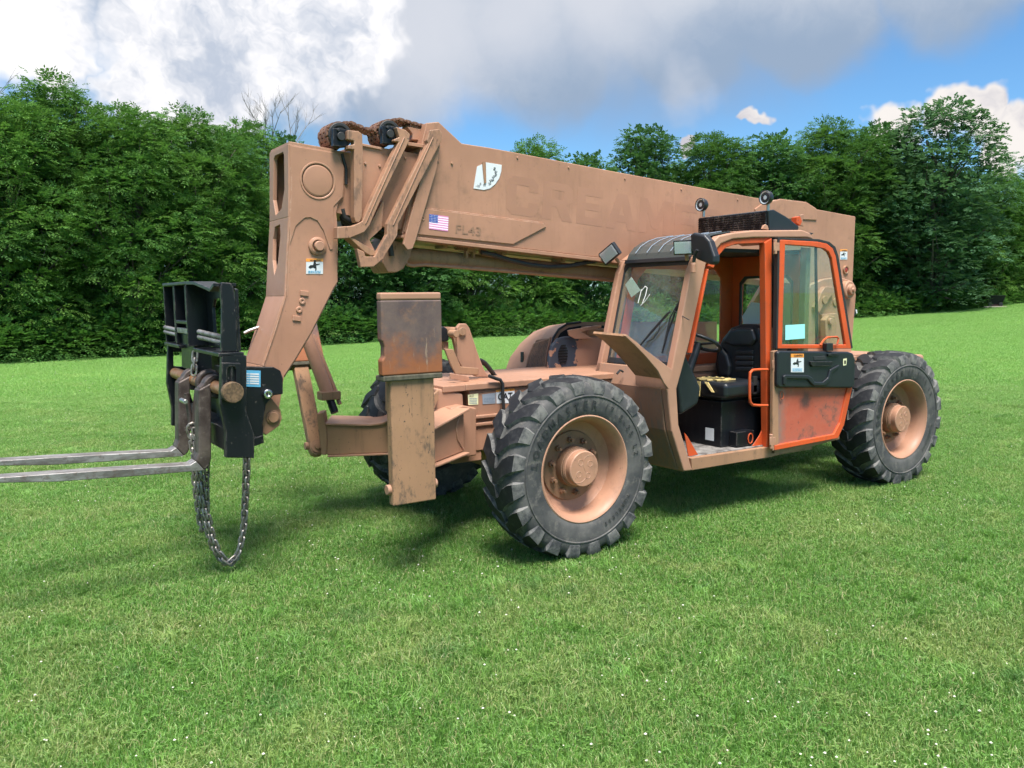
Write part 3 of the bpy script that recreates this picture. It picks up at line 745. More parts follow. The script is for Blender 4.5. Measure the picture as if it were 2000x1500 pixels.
FILL = [(-40, 260, 6.5, 'D', 1.2, 'dark tree in the second row at the far left'), (90, 235, 7., 'C', 1.2, 'dark tree in the second row behind the tallest peak'), (205, 250, 6.5, 'D', 1.2, 'dark tree in the second row below the white cloud'),
        (330, 250, 7., 'C', 1.2, 'dark tree in the second row left of the boom'), (450, 290, 6.5, 'D', 1.1, 'dark tree in the second row seen beside the boom head'), (740, 400, 6.5, 'D', 1.2, 'dark tree in the second row seen under the hose guides'),
        (870, 400, 7., 'C', 1.2, 'dark tree in the second row seen under the boom cylinder'), (1090, 345, 7.5, 'D', 1.1, 'dark tree in the second row above the boom lettering'), (1320, 320, 7.5, 'C', 1.1, 'dark tree in the second row between the rounded treetop and lamps'),
        (1440, 310, 7.5, 'D', 1.1, 'dark tree in the second row above the roof grille'), (1560, 300, 7.5, 'C', 1.1, 'dark tree in the second row above the boom tail'), (1665, 320, 8, 'D', 1.1, 'dark tree in the second row left of the poplar'),
        (1770, 300, 6, 'C', 1.1, 'dark tree in the second row directly behind the poplar'), (1840, 330, 5.5, 'D', 1.1, 'dark tree low behind the poplar trunk'),
        (1880, 370, 7, 'C', 1.1, 'dark tree in the second row right of the poplar'), (1975, 400, 6.5, 'D', 1.1, 'dark tree in the second row near the right edge')]
trg = random.Random(4)
for u, vt, back, k, wf, label in TREES + FILL:
    p = at_edge(u, back); r = ray(u, vt); hd = math.hypot(r.x, r.y); d = math.hypot(p.x - CAM.x, p.y - CAM.y)
    h = CAM.z + r.z / hd * d - p.z
    name, cm, tm, top = KINDS[k]
    e = empty(name, p, local=True); s = h / top; e.scale = (s * wf, s * wf, s); e.rotation_euler.z = trg.random() * 6.283
    tag(e, label, 'tree', 'trees along the edge of the wood')
    o = bpy.data.objects.new('trunk', tm); COL.objects.link(o); o.parent = e
    o = bpy.data.objects.new('crown', cm); COL.objects.link(o); o.parent = e

def undergrowth():
    rg = random.Random(8); mb = MB(); tint = []
    u = -260
    while u < 2240:
        p = at_edge(u, rg.uniform(-.2, 1.6)); d = math.hypot(p.x - CAM.x, p.y - CAM.y)
        hh = rg.uniform(.75, 1.75) * (1.15 if u < 700 else 1.0 if u < 1900 else .55); rr = rg.uniform(.6, 1.0)
        c = p + Vector((0, 0, hh * .35)); bt = rg.random() * .6
        for k in range(95):
            z = rg.uniform(-.7, 1); q = rg.random() * 6.283; s = math.sqrt(1 - z * z); o = Vector((s * math.cos(q), s * math.sin(q), z))
            pp = c + Vector((o.x * rr, o.y * rr, o.z * hh * .62)) * rg.uniform(.7, 1.1)
            if pp.z < p.z - .05: continue
            dd = (o + Vector((rg.uniform(-.6, .6), rg.uniform(-.6, .6), rg.uniform(-.2, .5)))).normalized()
            spray(mb, tint, pp, dd, Vector((0, 0, 1)), rg.uniform(.18, .32), 5, .34, rg, bt + .12)
        u += rg.uniform(5, 11) * 33 / d
    me = bpy.data.meshes.new('undergrowth'); me.from_pydata(mb.v, [], mb.f); me.materials.append(MATS['brush_leaf'])
    at = me.attributes.new('tint', 'FLOAT', 'POINT'); at.data.foreach_set('value', tint); me.update()
    o = bpy.data.objects.new('undergrowth', me); COL.objects.link(o); tag(o, 'dense low green brush along the foot of the trees', 'undergrowth', None, 'stuff')
undergrowth()
def dead_tree(name, u, vt, back, lean, seed, label):
    rg = random.Random(seed); p = at_edge(u, back); r = ray(u, vt); d = math.hypot(p.x - CAM.x, p.y - CAM.y); h = CAM.z + r.z / math.hypot(r.x, r.y) * d - p.z
    e = empty(name, p, local=True); tag(e, label, 'tree'); tr = MB(); tw = MB()
    pts = [Vector((lean * i, .05 * i, h * .7 * i / 6)) for i in range(7)]; tr.tube(pts, [.16 - .018 * i for i in range(7)], 7)
    def grow(mb, a, dv, ln, rad, depth):
        b = a + dv * ln * .5 + Vector((rg.uniform(-.1, .1), rg.uniform(-.1, .1), .05)) * ln; c = a + dv * ln + Vector((0, 0, .12 * ln))
        mb.tube([a, b, c], [rad, rad * .75, rad * .45], 5)
        if depth:
            for i in range(3 if depth > 1 else 4):
                s = a.lerp(c, rg.uniform(.45, 1)); nd = (dv + Vector((rg.uniform(-.8, .8), rg.uniform(-.8, .8), rg.uniform(-.1, .7)))).normalized(); grow(mb, s, nd, ln * rg.uniform(.5, .72), rad * .5, depth - 1)
    for i in range(8):
        q = rg.random() * 6.283; grow(tw, pts[rg.choice((3, 4, 5, 6, 6))], Vector((math.cos(q) * .75, math.sin(q) * .75, .75)).normalized(), h * .2, .045, 3)
    for n_, m_ in (('trunk', tr), ('bare_branches', tw)):
        me = bpy.data.meshes.new(n_); me.from_pydata(m_.v, [], m_.f); me.materials.append(MATS['dead_wood']); me.update(); o = bpy.data.objects.new(n_, me); COL.objects.link(o); o.parent = e
dead_tree('dead_tree', 560, 205, 8.5, .06, 5, 'bare grey dead tree behind the chain wheels')
dead_tree('dead_tree', -12, 130, 8.5, -.02, 9, 'bare grey dead tree at the left edge of the picture')

# the dark tapered bin by the wood
def bin_():
    a = az_of(1934); d = edge_at(a)[0] - 1.2; x, y = CAM.x + math.cos(a) * d, CAM.y + math.sin(a) * d; z = ground_z(x, y)
    e = empty('tapered_bin', (x, y, z), local=True); e.rotation_euler.z = a - math.pi / 2 + .35
    tag(e, 'small dark tapered metal bin standing on a pale slab at the far right', 'bin')
    mb = MB(); mb.box((-.62, -.45, 0.01), (.62, .45, .07)); mb.build('slab', 'concrete', e, .01)
    mb = MB(); q = lambda w, dd, zz: [(-w, -dd, zz), (w, -dd, zz), (w, dd, zz), (-w, dd, zz)]
    mb.add(q(.36, .28, .16) + q(.56, .40, .72) + q(.52, .36, .72) + q(.33, .25, .22), [(3, 2, 1, 0), (0, 1, 5, 4), (1, 2, 6, 5), (2, 3, 7, 6), (3, 0, 4, 7), (4, 5, 9, 8), (5, 6, 10, 9), (6, 7, 11, 10), (7, 4, 8, 11), (8, 9, 13, 12), (9, 10, 14, 13), (10, 11, 15, 14), (11, 8, 12, 15), (12, 13, 14, 15)])
    mb.build('tub', 'black_paint', e, .01)
    mb = MB(); mb.box((-.40, -.30, .105), (.44, .30, .158)); mb.build('base_frame', 'dark_red_paint', e, .01)
    for sx in (-1, 1):
        mb = MB(); mb.lathe([(.02, -.04), (.11, -.04), (.12, -.02), (.12, .02), (.11, .04), (.02, .04)], (sx * .30, -.34, .19), 16); mb.build('wheel', 'black_rubber', e)
bin_()
# ------------------------------------------------------------------ telehandler
TELE = empty('telehandler', (-1.6, 0, 0))
tag(TELE, 'tan telehandler with orange cab door, forks and raised telescopic boom', 'telehandler')
def part(name, mat, parent=TELE, bevel=.004, seg=2, fn=None, label=None):
    mb = MB(); fn(mb); o = mb.build(name, mat, parent, bevel, seg)
    if label: o['label'] = label
    return o
def sp(*args, **k): return lambda mb: sideprism(mb, *args, **k)
def disc(mb, u, v, Y, r, t, n=24, mi=0): p = px(u, v, Y=Y); mb.cyl(p, p + Vector((0, t, 0)), r, n, mi)
def shifted(pts, Yt, Y): return [Vector((p.x, Y, p.z)) for p in side(pts, Yt)]

# ---- wheels
RT, RW = .673, .392
def lug_mesh(mb):
    N = 20
    sec = [((-.012, .674), (-.012, .644), .00, .120), ((.045, .674), (.045, .644), .02, .160), ((.095, .671), (.095, .642), .105, .175), ((.155, .664), (.155, .634), .160, .175),
           ((.200, .650), (.184, .622), .185, .165), ((.214, .612), (.196, .600), .192, .150), ((.211, .556), (.206, .553), .195, .130)]
    for sd in (1, -1):
        for i in range(N):
            t0 = 2 * math.pi * (i + (.5 if sd < 0 else 0)) / N; vs = []
            for (yt, rt), (yb, rb), th, w in sec:
                for (y, r), ww in (((yt, rt), w * .53), ((yb, rb), w * .66)):
                    for q in (-1, 1):
                        a = t0 + th * -1 + q * ww; vs.append((r * math.sin(a), sd * y, r * math.cos(a)))
            top = []; sides = []
            for k in range(6):
                a, b = 4 * k, 4 * k + 4
                top.append((a, a + 1, b + 1, b)); sides += [(a, b, b + 2, a + 2), (a + 1, a + 3, b + 3, b + 1)]
            sides += [(0, 2, 3, 1), (24, 25, 27, 26)]
            b0 = len(mb.v); mb.add(vs, top[:4], 1); 
            for f in top[4:]: mb.f.append(tuple(b0 + x for x in f)); mb.mi.append(2); mb.sm.append(False)
            for f in sides: mb.f.append(tuple(b0 + x for x in f)); mb.mi.append(2); mb.sm.append(False)
def arc_text(mb, s, r, y, mid, h, pitch):
    """raised moulded letters round a sidewall; angles in degrees from the top, clockwise as seen from outside"""
    for i, ch in enumerate(s):
        if ch == ' ': continue
        cu = bpy.data.curves.new('t', 'FONT'); cu.body = ch; cu.align_x = 'CENTER'; cu.offset = .02; cu.resolution_u = 2
        ob = bpy.data.objects.new('t', cu); COL.objects.link(ob); dg = bpy.context.evaluated_depsgraph_get()
        me = bpy.data.meshes.new_from_object(ob.evaluated_get(dg)); bpy.data.objects.remove(ob); bpy.data.curves.remove(cu)
        a = R(mid + (i - (len(s) - 1) / 2) * pitch); up = Vector((-math.sin(a), 0, math.cos(a))); xd = Vector((-math.cos(a), 0, -math.sin(a)))
        vs = [up * (r + v.co.y * h / .7) + xd * (v.co.x * h / .7) + Vector((0, y, 0)) for v in me.vertices]
        mb.add(vs, [tuple(p.vertices) for p in me.polygons]); bpy.data.meshes.remove(me)
def wheel_parts():
    out_ = []
    mb = MB(); h = [(.380, .150), (.388, .188), (.40, .196), (.44, .203), (.50, .208), (.555, .207), (.60, .197), (.626, .178), (.643, .12), (.648, 0)]
    prof = h + [(r, -y) for r, y in h[-2::-1]]
    mb.lathe(prof, n=88); lug_mesh(mb)
    mb.lathe([(.530, .2075), (.534, .2135), (.540, .2135), (.544, .2075)], n=88)          # moulded rib
    out_.append(mb.build('tyre', ['tyre_rubber', 'tyre_lug_top', 'tyre_lug_side'], None, fix=False))
    mb = MB(); arc_text(mb, 'LOADMASTER', .448, .2130, -36, .056, 9.8); arc_text(mb, '17.5-25 L2', .455, .2130, 52, .042, 6.6); arc_text(mb, 'TUBELESS', .450, .2130, 140, .030, 5.0)
    o = mb.build('tyre_lettering', 'tyre_lettering', None, fix=False); o['kind'] = 'stuff'; out_.append(o)
    mb = MB()
    mb.lathe([(.376, .10), (.395, .118), (.398, .128), (.390, .132), (.378, .126), (.366, .104), (.352, .085), (.345, .03), (.338, -.02), (.30, -.055), (.262, -.060)], n=72)
    mb.lathe([(.376, .10), (.36, .06), (.352, -.06), (.30, -.12), (.12, -.12)], n=48)
    out_.append(mb.build('rim', 'tan_paint', None))
    mb = MB(); mb.lathe([(.264, -.061), (.258, -.044), (.235, -.040), (.13, -.040)], n=60); out_.append(mb.build('wheel_disc', 'wheel_disc_paint', None))
    mb = MB()
    mb.lathe([(.136, .02), (.136, .052), (.131, .056), (.131, .106), (.125, .112), (0, .112)], n=48)
    for a in (45, 135, 225, 315):                                   # plugs in the hub cover
        x, z = .062 * math.cos(R(a + 12)), .062 * math.sin(R(a + 12)); mb.lathe([(.024, .1118), (.0225, .1140), (.020, .1128), (.014, .1060), (0, .1050)], (x, 0, z), 16)
    for a0 in (0, 180):                                             # raised S-shaped webs
        pth = [(.125 * t * math.cos(R(a0 + 75 * t * t + 60)), .1115, .125 * t * math.sin(R(a0 + 75 * t * t + 60))) for t in [i / 8 for i in range(9)]]; mb.tube(pth, .0024, 5)
    out_.append(mb.build('hub_cover', 'tan_paint', None))
    mb = MB(); mb.lathe([(.150, -.045), (.150, .026), (.143, .029), (.143, .040), (.136, .044)], n=48); out_.append(mb.build('hub', 'wheel_disc_paint', None))
    for i in range(10):
        a = 2 * math.pi * (i + .3) / 10; x, z = .200 * math.cos(a), .200 * math.sin(a); mb = MB()
        mb.cyl((x, -.056, z), (x, -.012, z), .022, 6); mb.cyl((x, -.05, z), (x, .012, z), .0125, 10); out_.append(mb.build('wheel_nut', 'wheel_disc_paint', None))
    return out_
WP = wheel_parts(); WP[0].location.y = WP[1].location.y = -.068; LW = 4.034; YC = 1.19
WLAB = {(0, 1): 'large front wheel beside the cab with cream dusty tread', (-LW, 1): 'rear wheel behind the open orange door', (0, -1): 'front wheel on the far side behind the outrigger', (-LW, -1): 'rear wheel on the far side'}
first = True
for (x, s), lab in WLAB.items():
    e = empty('wheel', (x, s * YC, RT), TELE); e['local'] = 1; e['label'] = lab
    e.rotation_euler = (0, 0.35 if x else 0, 0 if s > 0 else math.pi)
    for o in WP:
        q = o if first else o.copy()
        if not first: COL.objects.link(q)
        q.parent = e
    first = False

part('front_axle', 'tan_paint_worn', fn=lambda mb: mb.tube([(0, -1.12, RT), (0, -.95, RT), (0, -.55, RT), (0, -.25, RT), (0, .25, RT), (0, .55, RT), (0, .95, RT), (0, 1.12, RT)], [.19, .16, .11, .2, .2, .11, .16, .19], 18))
part('rear_axle', 'tan_paint_worn', fn=lambda mb: mb.tube([(-LW, -1.12, RT), (-LW, -.95, RT), (-LW, -.55, RT), (-LW, -.25, RT), (-LW, .25, RT), (-LW, .55, RT), (-LW, .95, RT), (-LW, 1.12, RT)], [.19, .16, .11, .2, .2, .11, .16, .19], 18))

# ---- chassis
def f_chassis(mb):
    mb.box((-4.9, -.45, .72), (.46, .45, 1.20))
    mb.prism([(.50, .47, 1.203), (.50, .47, 1.255), (.50, .47, 1.255)][:2] + [(-4.9, .47, 1.255), (-4.9, .47, 1.203)], (0, -.94, 0))
    mb.box((-.6, .452, .975), (.42, .475, 1.005)); mb.box((-.6, .452, .915), (.42, .468, .945))
CH = part('chassis', 'tan_paint', bevel=.008, fn=f_chassis)
part('chassis_nose', 'tan_paint', CH, .006, fn=lambda mb: mb.prism([(.502, .47, 1.203), (.502, .47, 1.253), (.502, -.47, 1.253), (.502, -.47, 1.203)][:4], (.20, 0, 0)))
part('nose_step', 'tan_paint_bright', CH, .02, 3, fn=lambda mb: sideprism(mb, [(852, 758), (905, 768), (907, 800), (930, 805), (930, 830), (852, 830)], .46, -.46))
part('corner_post', 'tan_paint', CH, .012, 3, fn=lambda mb: sideprism(mb, [(880, 797), (905, 792), (931, 797), (931, 890), (905, 893), (880, 884)], .56, .20))
part('nose_bracket', 'tan_paint', CH, .004, fn=lambda mb: sideprism(mb, [(880, 729), (917, 735), (916, 746), (880, 740)], .30, .28))
# two splayed arms carry the outriggers
def on_plane(u, v, P, N):
    r = ray(u, v); return CAM + r * ((P - CAM).dot(N) / r.dot(N))
def arm_plane(A, B):
    d = (B - A).normalized(); n_ = Vector((0, 0, 1)).cross(d); n_ = n_ if n_.y > 0 else -n_; return A, n_.normalized()
PF, NF = arm_plane(Vector((1.22, -.80, .7)), Vector((.45, -.40, .7)))
farm = [(632, 834), (640, 830), (724, 832), (745, 829), (768, 821), (800, 812), (880, 806), (880, 880), (800, 882), (768, 884), (640, 889), (630, 880)]
BM = part('outrigger_beam', 'tan_paint_worn', fn=lambda mb: mb.prism([on_plane(u, v, PF, NF) for u, v in farm], NF * -.40), bevel=.006, label='splayed beam of the far outrigger')
def f_strip3(pts, P, N, w0, w1, t):
    def f(mb):
        L = [on_plane(u, v, P, N) for u, v in pts]
        mb.prism([p + N * w0 for p in L] + [p + N * w0 + Vector((0, 0, t)) for p in reversed(L)], N * (w1 - w0))
    return f
part('beam_top_plate', 'tan_paint_bright', BM, .004, fn=f_strip3([(636, 830), (724, 832), (745, 829), (768, 821), (800, 812), (880, 806)], PF, NF, .02, -.46, .018))
part('beam_bottom_plate', 'tan_paint', BM, .004, fn=f_strip3([(640, 889), (768, 884), (880, 880)], PF, NF, .02, -.42, -.016))
part('beam_socket', 'tan_paint_worn', BM, .006, fn=lambda mb: mb.prism([on_plane(u, v, PF, NF) + NF * .012 for u, v in ((619, 808), (632, 806), (640, 850), (638, 888), (628, 888))], NF * -.2))
PN, NN = arm_plane(Vector((1.20, .86, .7)), Vector((.47, .56, .7)))
NB = part('outrigger_beam', 'tan_paint', fn=lambda mb: mb.prism([on_plane(u, v, PN, NN) for u, v in ((815, 855), (846, 836), (906, 803), (906, 881), (846, 905), (815, 915))], NN * -.22), bevel=.006, label='splayed beam behind the near outrigger')
part('beam_top_plate', 'tan_paint_bright', NB, .004, fn=f_strip3([(818, 852), (846, 835), (907, 801)], PN, NN, .05, -.26, .018))
part('beam_bottom_plate', 'tan_paint_bright', NB, .004, fn=f_strip3([(818, 915), (846, 906), (907, 882)], PN, NN, .05, -.24, -.016))
part('weld_rib', 'tan_paint', NB, 0, fn=lambda mb: mb.tube([on_plane(u, v, PN, NN) + NN * .003 for u, v in ((897, 812), (890, 835), (893, 858), (905, 878))], .007, 6))
part('cross_beam', 'tan_paint', BM, .006, fn=lambda mb: mb.box((.35, -.44, .64), (.62, .44, .92)))
part('outrigger_stop', 'tan_paint_worn', NB, .004, fn=lambda mb: sideprism(mb, [(848, 770), (857, 762), (857, 780), (848, 800)], .5, .47))
# outriggers: arm, pad, pins
def outrigger(x, y, hw, tilt, lab):
    e = empty('outrigger', (x, y, .62), TELE); e['local'] = 1; e['label'] = lab; e.rotation_euler = (tilt, 0, 0)
    mb = MB(); mb.prism(([(-hw, .05, -.075), (hw, .05, -.075)] if hw > .1 else [(-hw, .05, -.02), (-hw * .8, .05, -.055), (-hw * .3, .05, -.075), (hw * .3, .05, -.075), (hw * .8, .05, -.055), (hw, .05, -.02)]) + [(hw, .05, .83), (-hw, .05, .83)], (0, -.07, 0)); mb.build('outrigger_arm', 'outrigger_paint', e, .009, 3)
    mb = MB(); mb.prism([(-.222, .065, .80), (.222, .065, .80), (.224, .065, .90), (.205, .065, .925), (.203, .065, .99), (.213, .065, 1.02), (.222, .065, 1.03), (.222, .065, 1.288), (-.222, .065, 1.288)], (0, -.07, 0)); mb.build('outrigger_pad', 'rusty_steel', e, .010, 3)
    mb = MB(); mb.box((-.221, -.008, 1.289), (.221, .063, 1.338)); mb.build('pad_cap', 'tan_paint_bright', e, .012, 3)
    mb = MB(); mb.box((-.218, -.06, .762), (.218, .072, .798)); mb.build('pad_lip', 'moss_steel', e, .008)
    for sx in (-1, 1):
        mb = MB(); mb.cyl((sx * (hw - .02), 0, .03), (sx * (hw + .026), 0, .03), .034, 18); mb.build('pivot_pin', 'tan_paint_bright', e, .004)
    if hw < .1:
        mb = MB(); mb.lathe([(.06, .048), (.06, .06), (.03, .062), (.03, .078), (0, .08)], (0, 0, .0), 22); mb.build('pivot_cap', 'tan_paint_worn', e, .003)
    return e
outrigger(1.230, .97, .161, 0, 'near outrigger folded upright with a rusty steel pad')
outrigger(1.20, -.945, .066, .46, 'far outrigger leaning outward behind the boom head')
for a, b, lab in ((px(654, 806, Y=-.70), px(598, 655, Y=-1.0), 'hydraulic cylinder of the far outrigger'), (Vector((1.10, .62, .95)), Vector((1.12, .86, 1.35)), 'hydraulic cylinder behind the near outrigger')):
    d = (b - a).normalized(); L_ = (b - a).length
    o = part('outrigger_cylinder', 'tan_paint', fn=lambda mb: mb.cyl(a + d * L_ * .22, b, .056, 22), label=lab)
    part('piston_rod', 'black_paint', o, 0, fn=lambda mb: mb.cyl(a, a + d * L_ * .24, .034, 16))
    part('gland_block', 'tan_paint_worn', o, .006, fn=lambda mb: mb.box(tuple(a + d * L_ * .2 - Vector((.085, .06, .02))), tuple(a + d * L_ * .2 + Vector((.085, .06, .05)))))
    part('hydraulic_tube', 'tan_paint', o, 0, fn=lambda mb: mb.tube([a + d * L_ * .1 + Vector((-.07, 0, .0)), a + d * L_ * .25 + Vector((-.075, 0, 0)), b + Vector((-.06, 0, 0))], .018, 10))

# ---- lift lug on the chassis nose
LG = part('lift_lug', 'tan_paint', fn=sp([(893, 640), (899, 632), (911, 632), (917, 640), (936, 697), (946, 722), (957, 737), (932, 736), (905, 722), (893, 700)], .13, .09), bevel=.006)
part('lug_plate', 'tan_paint_worn', LG, .006, fn=sp([(868, 681), (886, 682), (900, 716), (936, 719), (935, 733), (890, 731), (880, 712)], .20, .18))
part('lug_plate', 'tan_paint_worn', LG, .006, fn=sp([(884, 655), (890, 642), (900, 642), (904, 660), (899, 690), (905, 716), (892, 690)], -.10, -.14))
part('lug_pin', 'tan_paint_worn', LG, .004, fn=lambda mb: mb.cyl(px(904, 648, Y=.15), px(904, 648, Y=.15) + Vector((0, -.34, 0)), .034, 20))
part('cross_pin', 'tan_paint_worn', LG, .004, fn=lambda mb: mb.cyl(px(892, 652, Y=.22), px(892, 652, Y=.22) + Vector((0, -.10, 0)), .03, 20))
for k in (0, 1):
    part('hydraulic_hose', 'black_rubber', fn=lambda mb: mb.tube([px(u, v, Y=.0 - .03 * k) for u, v in ((938, 702 + 5 * k), (948, 708 + 5 * k), (958, 720 + 5 * k), (968, 734 + 4 * k), (985, 744 + 4 * k))], .014, 10), bevel=0)
part('hydraulic_hose', 'black_rubber', fn=lambda mb: mb.tube([px(u, v, Y=.49) for u, v in ((955, 734), (968, 739), (977, 742), (982, 750), (982, 775), (984, 800))], .014, 10), bevel=0)
WL = part('nose_lamp', 'black_plastic', fn=sp([(860, 640), (866, 637), (874, 642), (877, 650), (877, 666), (860, 668)], -.05, -.17), bevel=.01)
part('lens', 'lamp_reflector', WL, .002, fn=lambda mb: mb.prism([px(860.5, 643, Y=-.06), px(860.5, 662, Y=-.06), px(860.5, 662, Y=-.06) + Vector((0, -.1, 0)), px(860.5, 643, Y=-.06) + Vector((0, -.1, 0))], (.008, 0, 0)))
part('lamp_bracket', 'tan_paint', WL, .003, fn=sp([(866, 667), (876, 667), (876, 684), (868, 684)], -.08, -.12))

# ---- chassis decals
def decal(name, pts, Y, mat, parent, t=.003):
    mb = MB(); sideprism(mb, pts, Y + t, Y + .0003); return mb.build(name, mat, parent)
def line_print(name, x0, y0, x1, y1, Y, mat, parent, n=4, t=.0045):
    """rows of small print as thin raised bars"""
    mb = MB(); rg = random.Random(int(x0 * 7 + y0))
    for i in range(n):
        v = y0 + (y1 - y0) * (i + .5) / n; hh = (y1 - y0) / n * .22; u = x0
        while u < x1 - 1:
            w = rg.uniform(.06, .22) * (x1 - x0); e = min(x1, u + w); sideprism(mb, [(u, v - hh), (e, v - hh), (e, v + hh), (u, v + hh)], Y + t, Y + t - .0012); u = e + (x1 - x0) * .04
    return mb.build(name, mat, parent)
decal('data_label', [(914, 771), (934, 768.5), (934, 790), (915, 791)], .45, 'yellow_decal', CH); line_print('label_print', 917, 777, 932, 789, .45, 'print_grey', CH, 4)
text('label_heading', 'ALE', px(916, 775.5, Y=.455), (-1, 0, 0), (0, 0, 1), .018, 'print_black', CH, .001)
decal('serial_plate', [(942, 770.5), (968, 767), (968, 788), (943, 789.5)], .45, 'grey_decal', CH); line_print('label_print', 945, 776, 966, 786, .45, 'print_grey', CH, 3)
decal('maker_label', [(969, 766), (1005, 763), (1005, 787), (970, 788)], .45, 'white_decal', CH); decal('label_band', [(969, 761.5), (1005, 758.5), (1005, 763), (969, 766)], .45, 'orange_decal', CH)
text('label_heading', 'CAT', px(972, 781, Y=.455), (-1, 0, 0), (0, 0, 1), .05, 'print_black', CH, .001, .02)

# ---- boom
YB, YR_ = .12, -.42
part_boom = part('boom', 'tan_paint', bevel=.006, fn=sp([(833, 240), (857, 238), (902, 280), (960, 289), (1200, 335), (1480, 387), (1671, 423), (1665, 562), (1170, 503), (820, 463), (785, 457)], YB, YR_))
part('boom_flange', 'tan_paint', part_boom, .003, fn=sp([(786, 458), (820, 463), (1170, 503), (1640, 558), (1640, 565), (1170, 510), (820, 470), (784, 464)], YB + .018, YR_ - .018))
part('boom_side_plate', 'tan_paint', part_boom, .004, fn=sp([(800, 402), (820, 406), (1062, 436), (1067, 443), (1002, 477), (820, 458), (790, 453)], YB + .014, YB - .002))
part('tail_plate', 'tan_paint', part_boom, .006, fn=sp([(1475, 408), (1489, 398), (1524, 389), (1574, 395), (1594, 407), (1596, 430), (1478, 425)], YB + .012, YR_ - .01))
part('roof_rail', 'tan_paint', part_boom, .003, fn=sp([(797, 277), (836, 283), (836, 290), (797, 284)], YB + .01, YR_))
MID = part('boom_section', 'tan_paint', fn=sp([(703, 281), (850, 306), (840, 458), (700, 436)], .085, -.385), bevel=.005, label='middle telescoping boom section')
part('section_flange', 'tan_paint', MID, .003, fn=sp([(703, 279), (747, 288), (747, 293), (703, 284)], .10, -.40))
INN = part('boom_section', 'tan_paint', fn=sp([(640, 291), (710, 302), (710, 428), (640, 412)], .045, -.345), bevel=.005, label='innermost boom section next to the head')
for u, v, Y in ((713, 319, .085), (741, 324, .085), (791, 309, .085), (817, 313, .085), (855, 314, YB), (882, 319, YB)):
    part('bolt', 'tan_paint', MID if Y < .1 else part_boom, .002, fn=lambda mb: disc(mb, u, v, Y - .002, .010, .012, 10))
for u, v in ((799, 423), (826, 427)):
    part('plug', 'tan_paint', part_boom, .002, fn=lambda mb: mb.lathe([(.016, 0), (.016, .005), (.011, .005), (.010, .001), (0, .001)], px(u, v, Y=YB + .014), 18))
bx = (px(1480, 387, Y=YB) - px(960, 289, Y=YB)).normalized(); bup = Vector((0, 1, 0)).cross(bx); bup = bup if bup.z > 0 else -bup
# painted-over lettering, still showing through
GLY = {'C': [([(0, .14), (.14, 0), (.66, 0), (.8, .14), (.8, .36), (.56, .36), (.56, .22), (.24, .22), (.24, .78), (.56, .78), (.56, .64), (.8, .64), (.8, .86), (.66, 1), (.14, 1), (0, .86)], [])],
       'R': [([(0, 0), (.24, 0), (.24, .36), (.38, .36), (.54, 0), (.82, 0), (.63, .41), (.8, .54), (.8, .86), (.66, 1), (0, 1)], [[(.24, .56), (.24, .8), (.54, .8), (.56, .77), (.56, .6), (.54, .56)]])],
       'E': [([(0, 0), (.74, 0), (.74, .21), (.24, .21), (.24, .4), (.64, .4), (.64, .6), (.24, .6), (.24, .79), (.74, .79), (.74, 1), (0, 1)], [])],
       'A': [([(0, 0), (.25, 0), (.31, .2), (.59, .2), (.65, 0), (.9, 0), (.6, 1), (.3, 1)], [[(.37, .4), (.45, .7), (.53, .4)]])],
       'M': [([(0, 0), (.23, 0), (.23, .6), (.42, .15), (.58, .15), (.77, .6), (.77, 0), (1, 0), (1, 1), (.77, 1), (.5, .42), (.23, 1), (0, 1)], [])]}
lo_ = px(988, 417, Y=YB); cur = 0.
for ch in 'CREAMER':
    mb = MB(); H_ = .318; Wk = .395
    for outer, holes in GLY[ch]:
        Q = lambda q: lo_ + bx * ((cur + q[0]) * Wk) + bup * (q[1] * H_) + Vector((0, .0009, 0))
        mb.prism([Q(q) for q in outer], (0, -.0006, 0), [[Q(q) for q in h] for h in holes])
    mb.build('ghost_letter', 'ghost_letters', part_boom); cur += {'C': .93, 'R': .93, 'E': .86, 'A': 1.0, 'M': 1.14}[ch]
text('ghost_number', 'FL43', px(888, 455, Y=YB + .0155), bx, bup, .068, 'faint_letters', part_boom, .0008, .01, width=.235)
# angle gauge: white quadrant, needle, numbers
gc = px(946, 318, Y=YB)
def f_g(mb):
    pts = [(932, 325), (950, 317), (980, 322), (979, 335), (975, 348), (967, 360), (957, 368), (945, 371), (925, 368)]
    sideprism(mb, pts, YB + .004, YB + .0005)
GA = part('angle_gauge', 'white_decal', part_boom, 0, fn=f_g)
part('needle', 'tan_paint_worn', GA, .001, fn=sp([(942, 316), (949, 316), (950, 357), (946, 359)], YB + .010, YB + .005))
for s_, u, v, ang in (('-10', 929, 365, 0), ('0', 937, 361.5, 4), ('10', 943, 364, 10), ('20', 954, 362, 20), ('30', 956.5, 357, 30), ('40', 961, 356, 38), ('50', 963, 350, 48), ('60', 968, 346, 58), ('70', 969, 341, 68), ('80', 967, 334, 78)):
    a = R(ang); xd = bx * math.cos(a) + bup * math.sin(a); text('gauge_number', s_, px(u, v, Y=YB + .0045), xd, bup * math.cos(a) - bx * math.sin(a), .020, 'print_black', GA, .0008, .01)
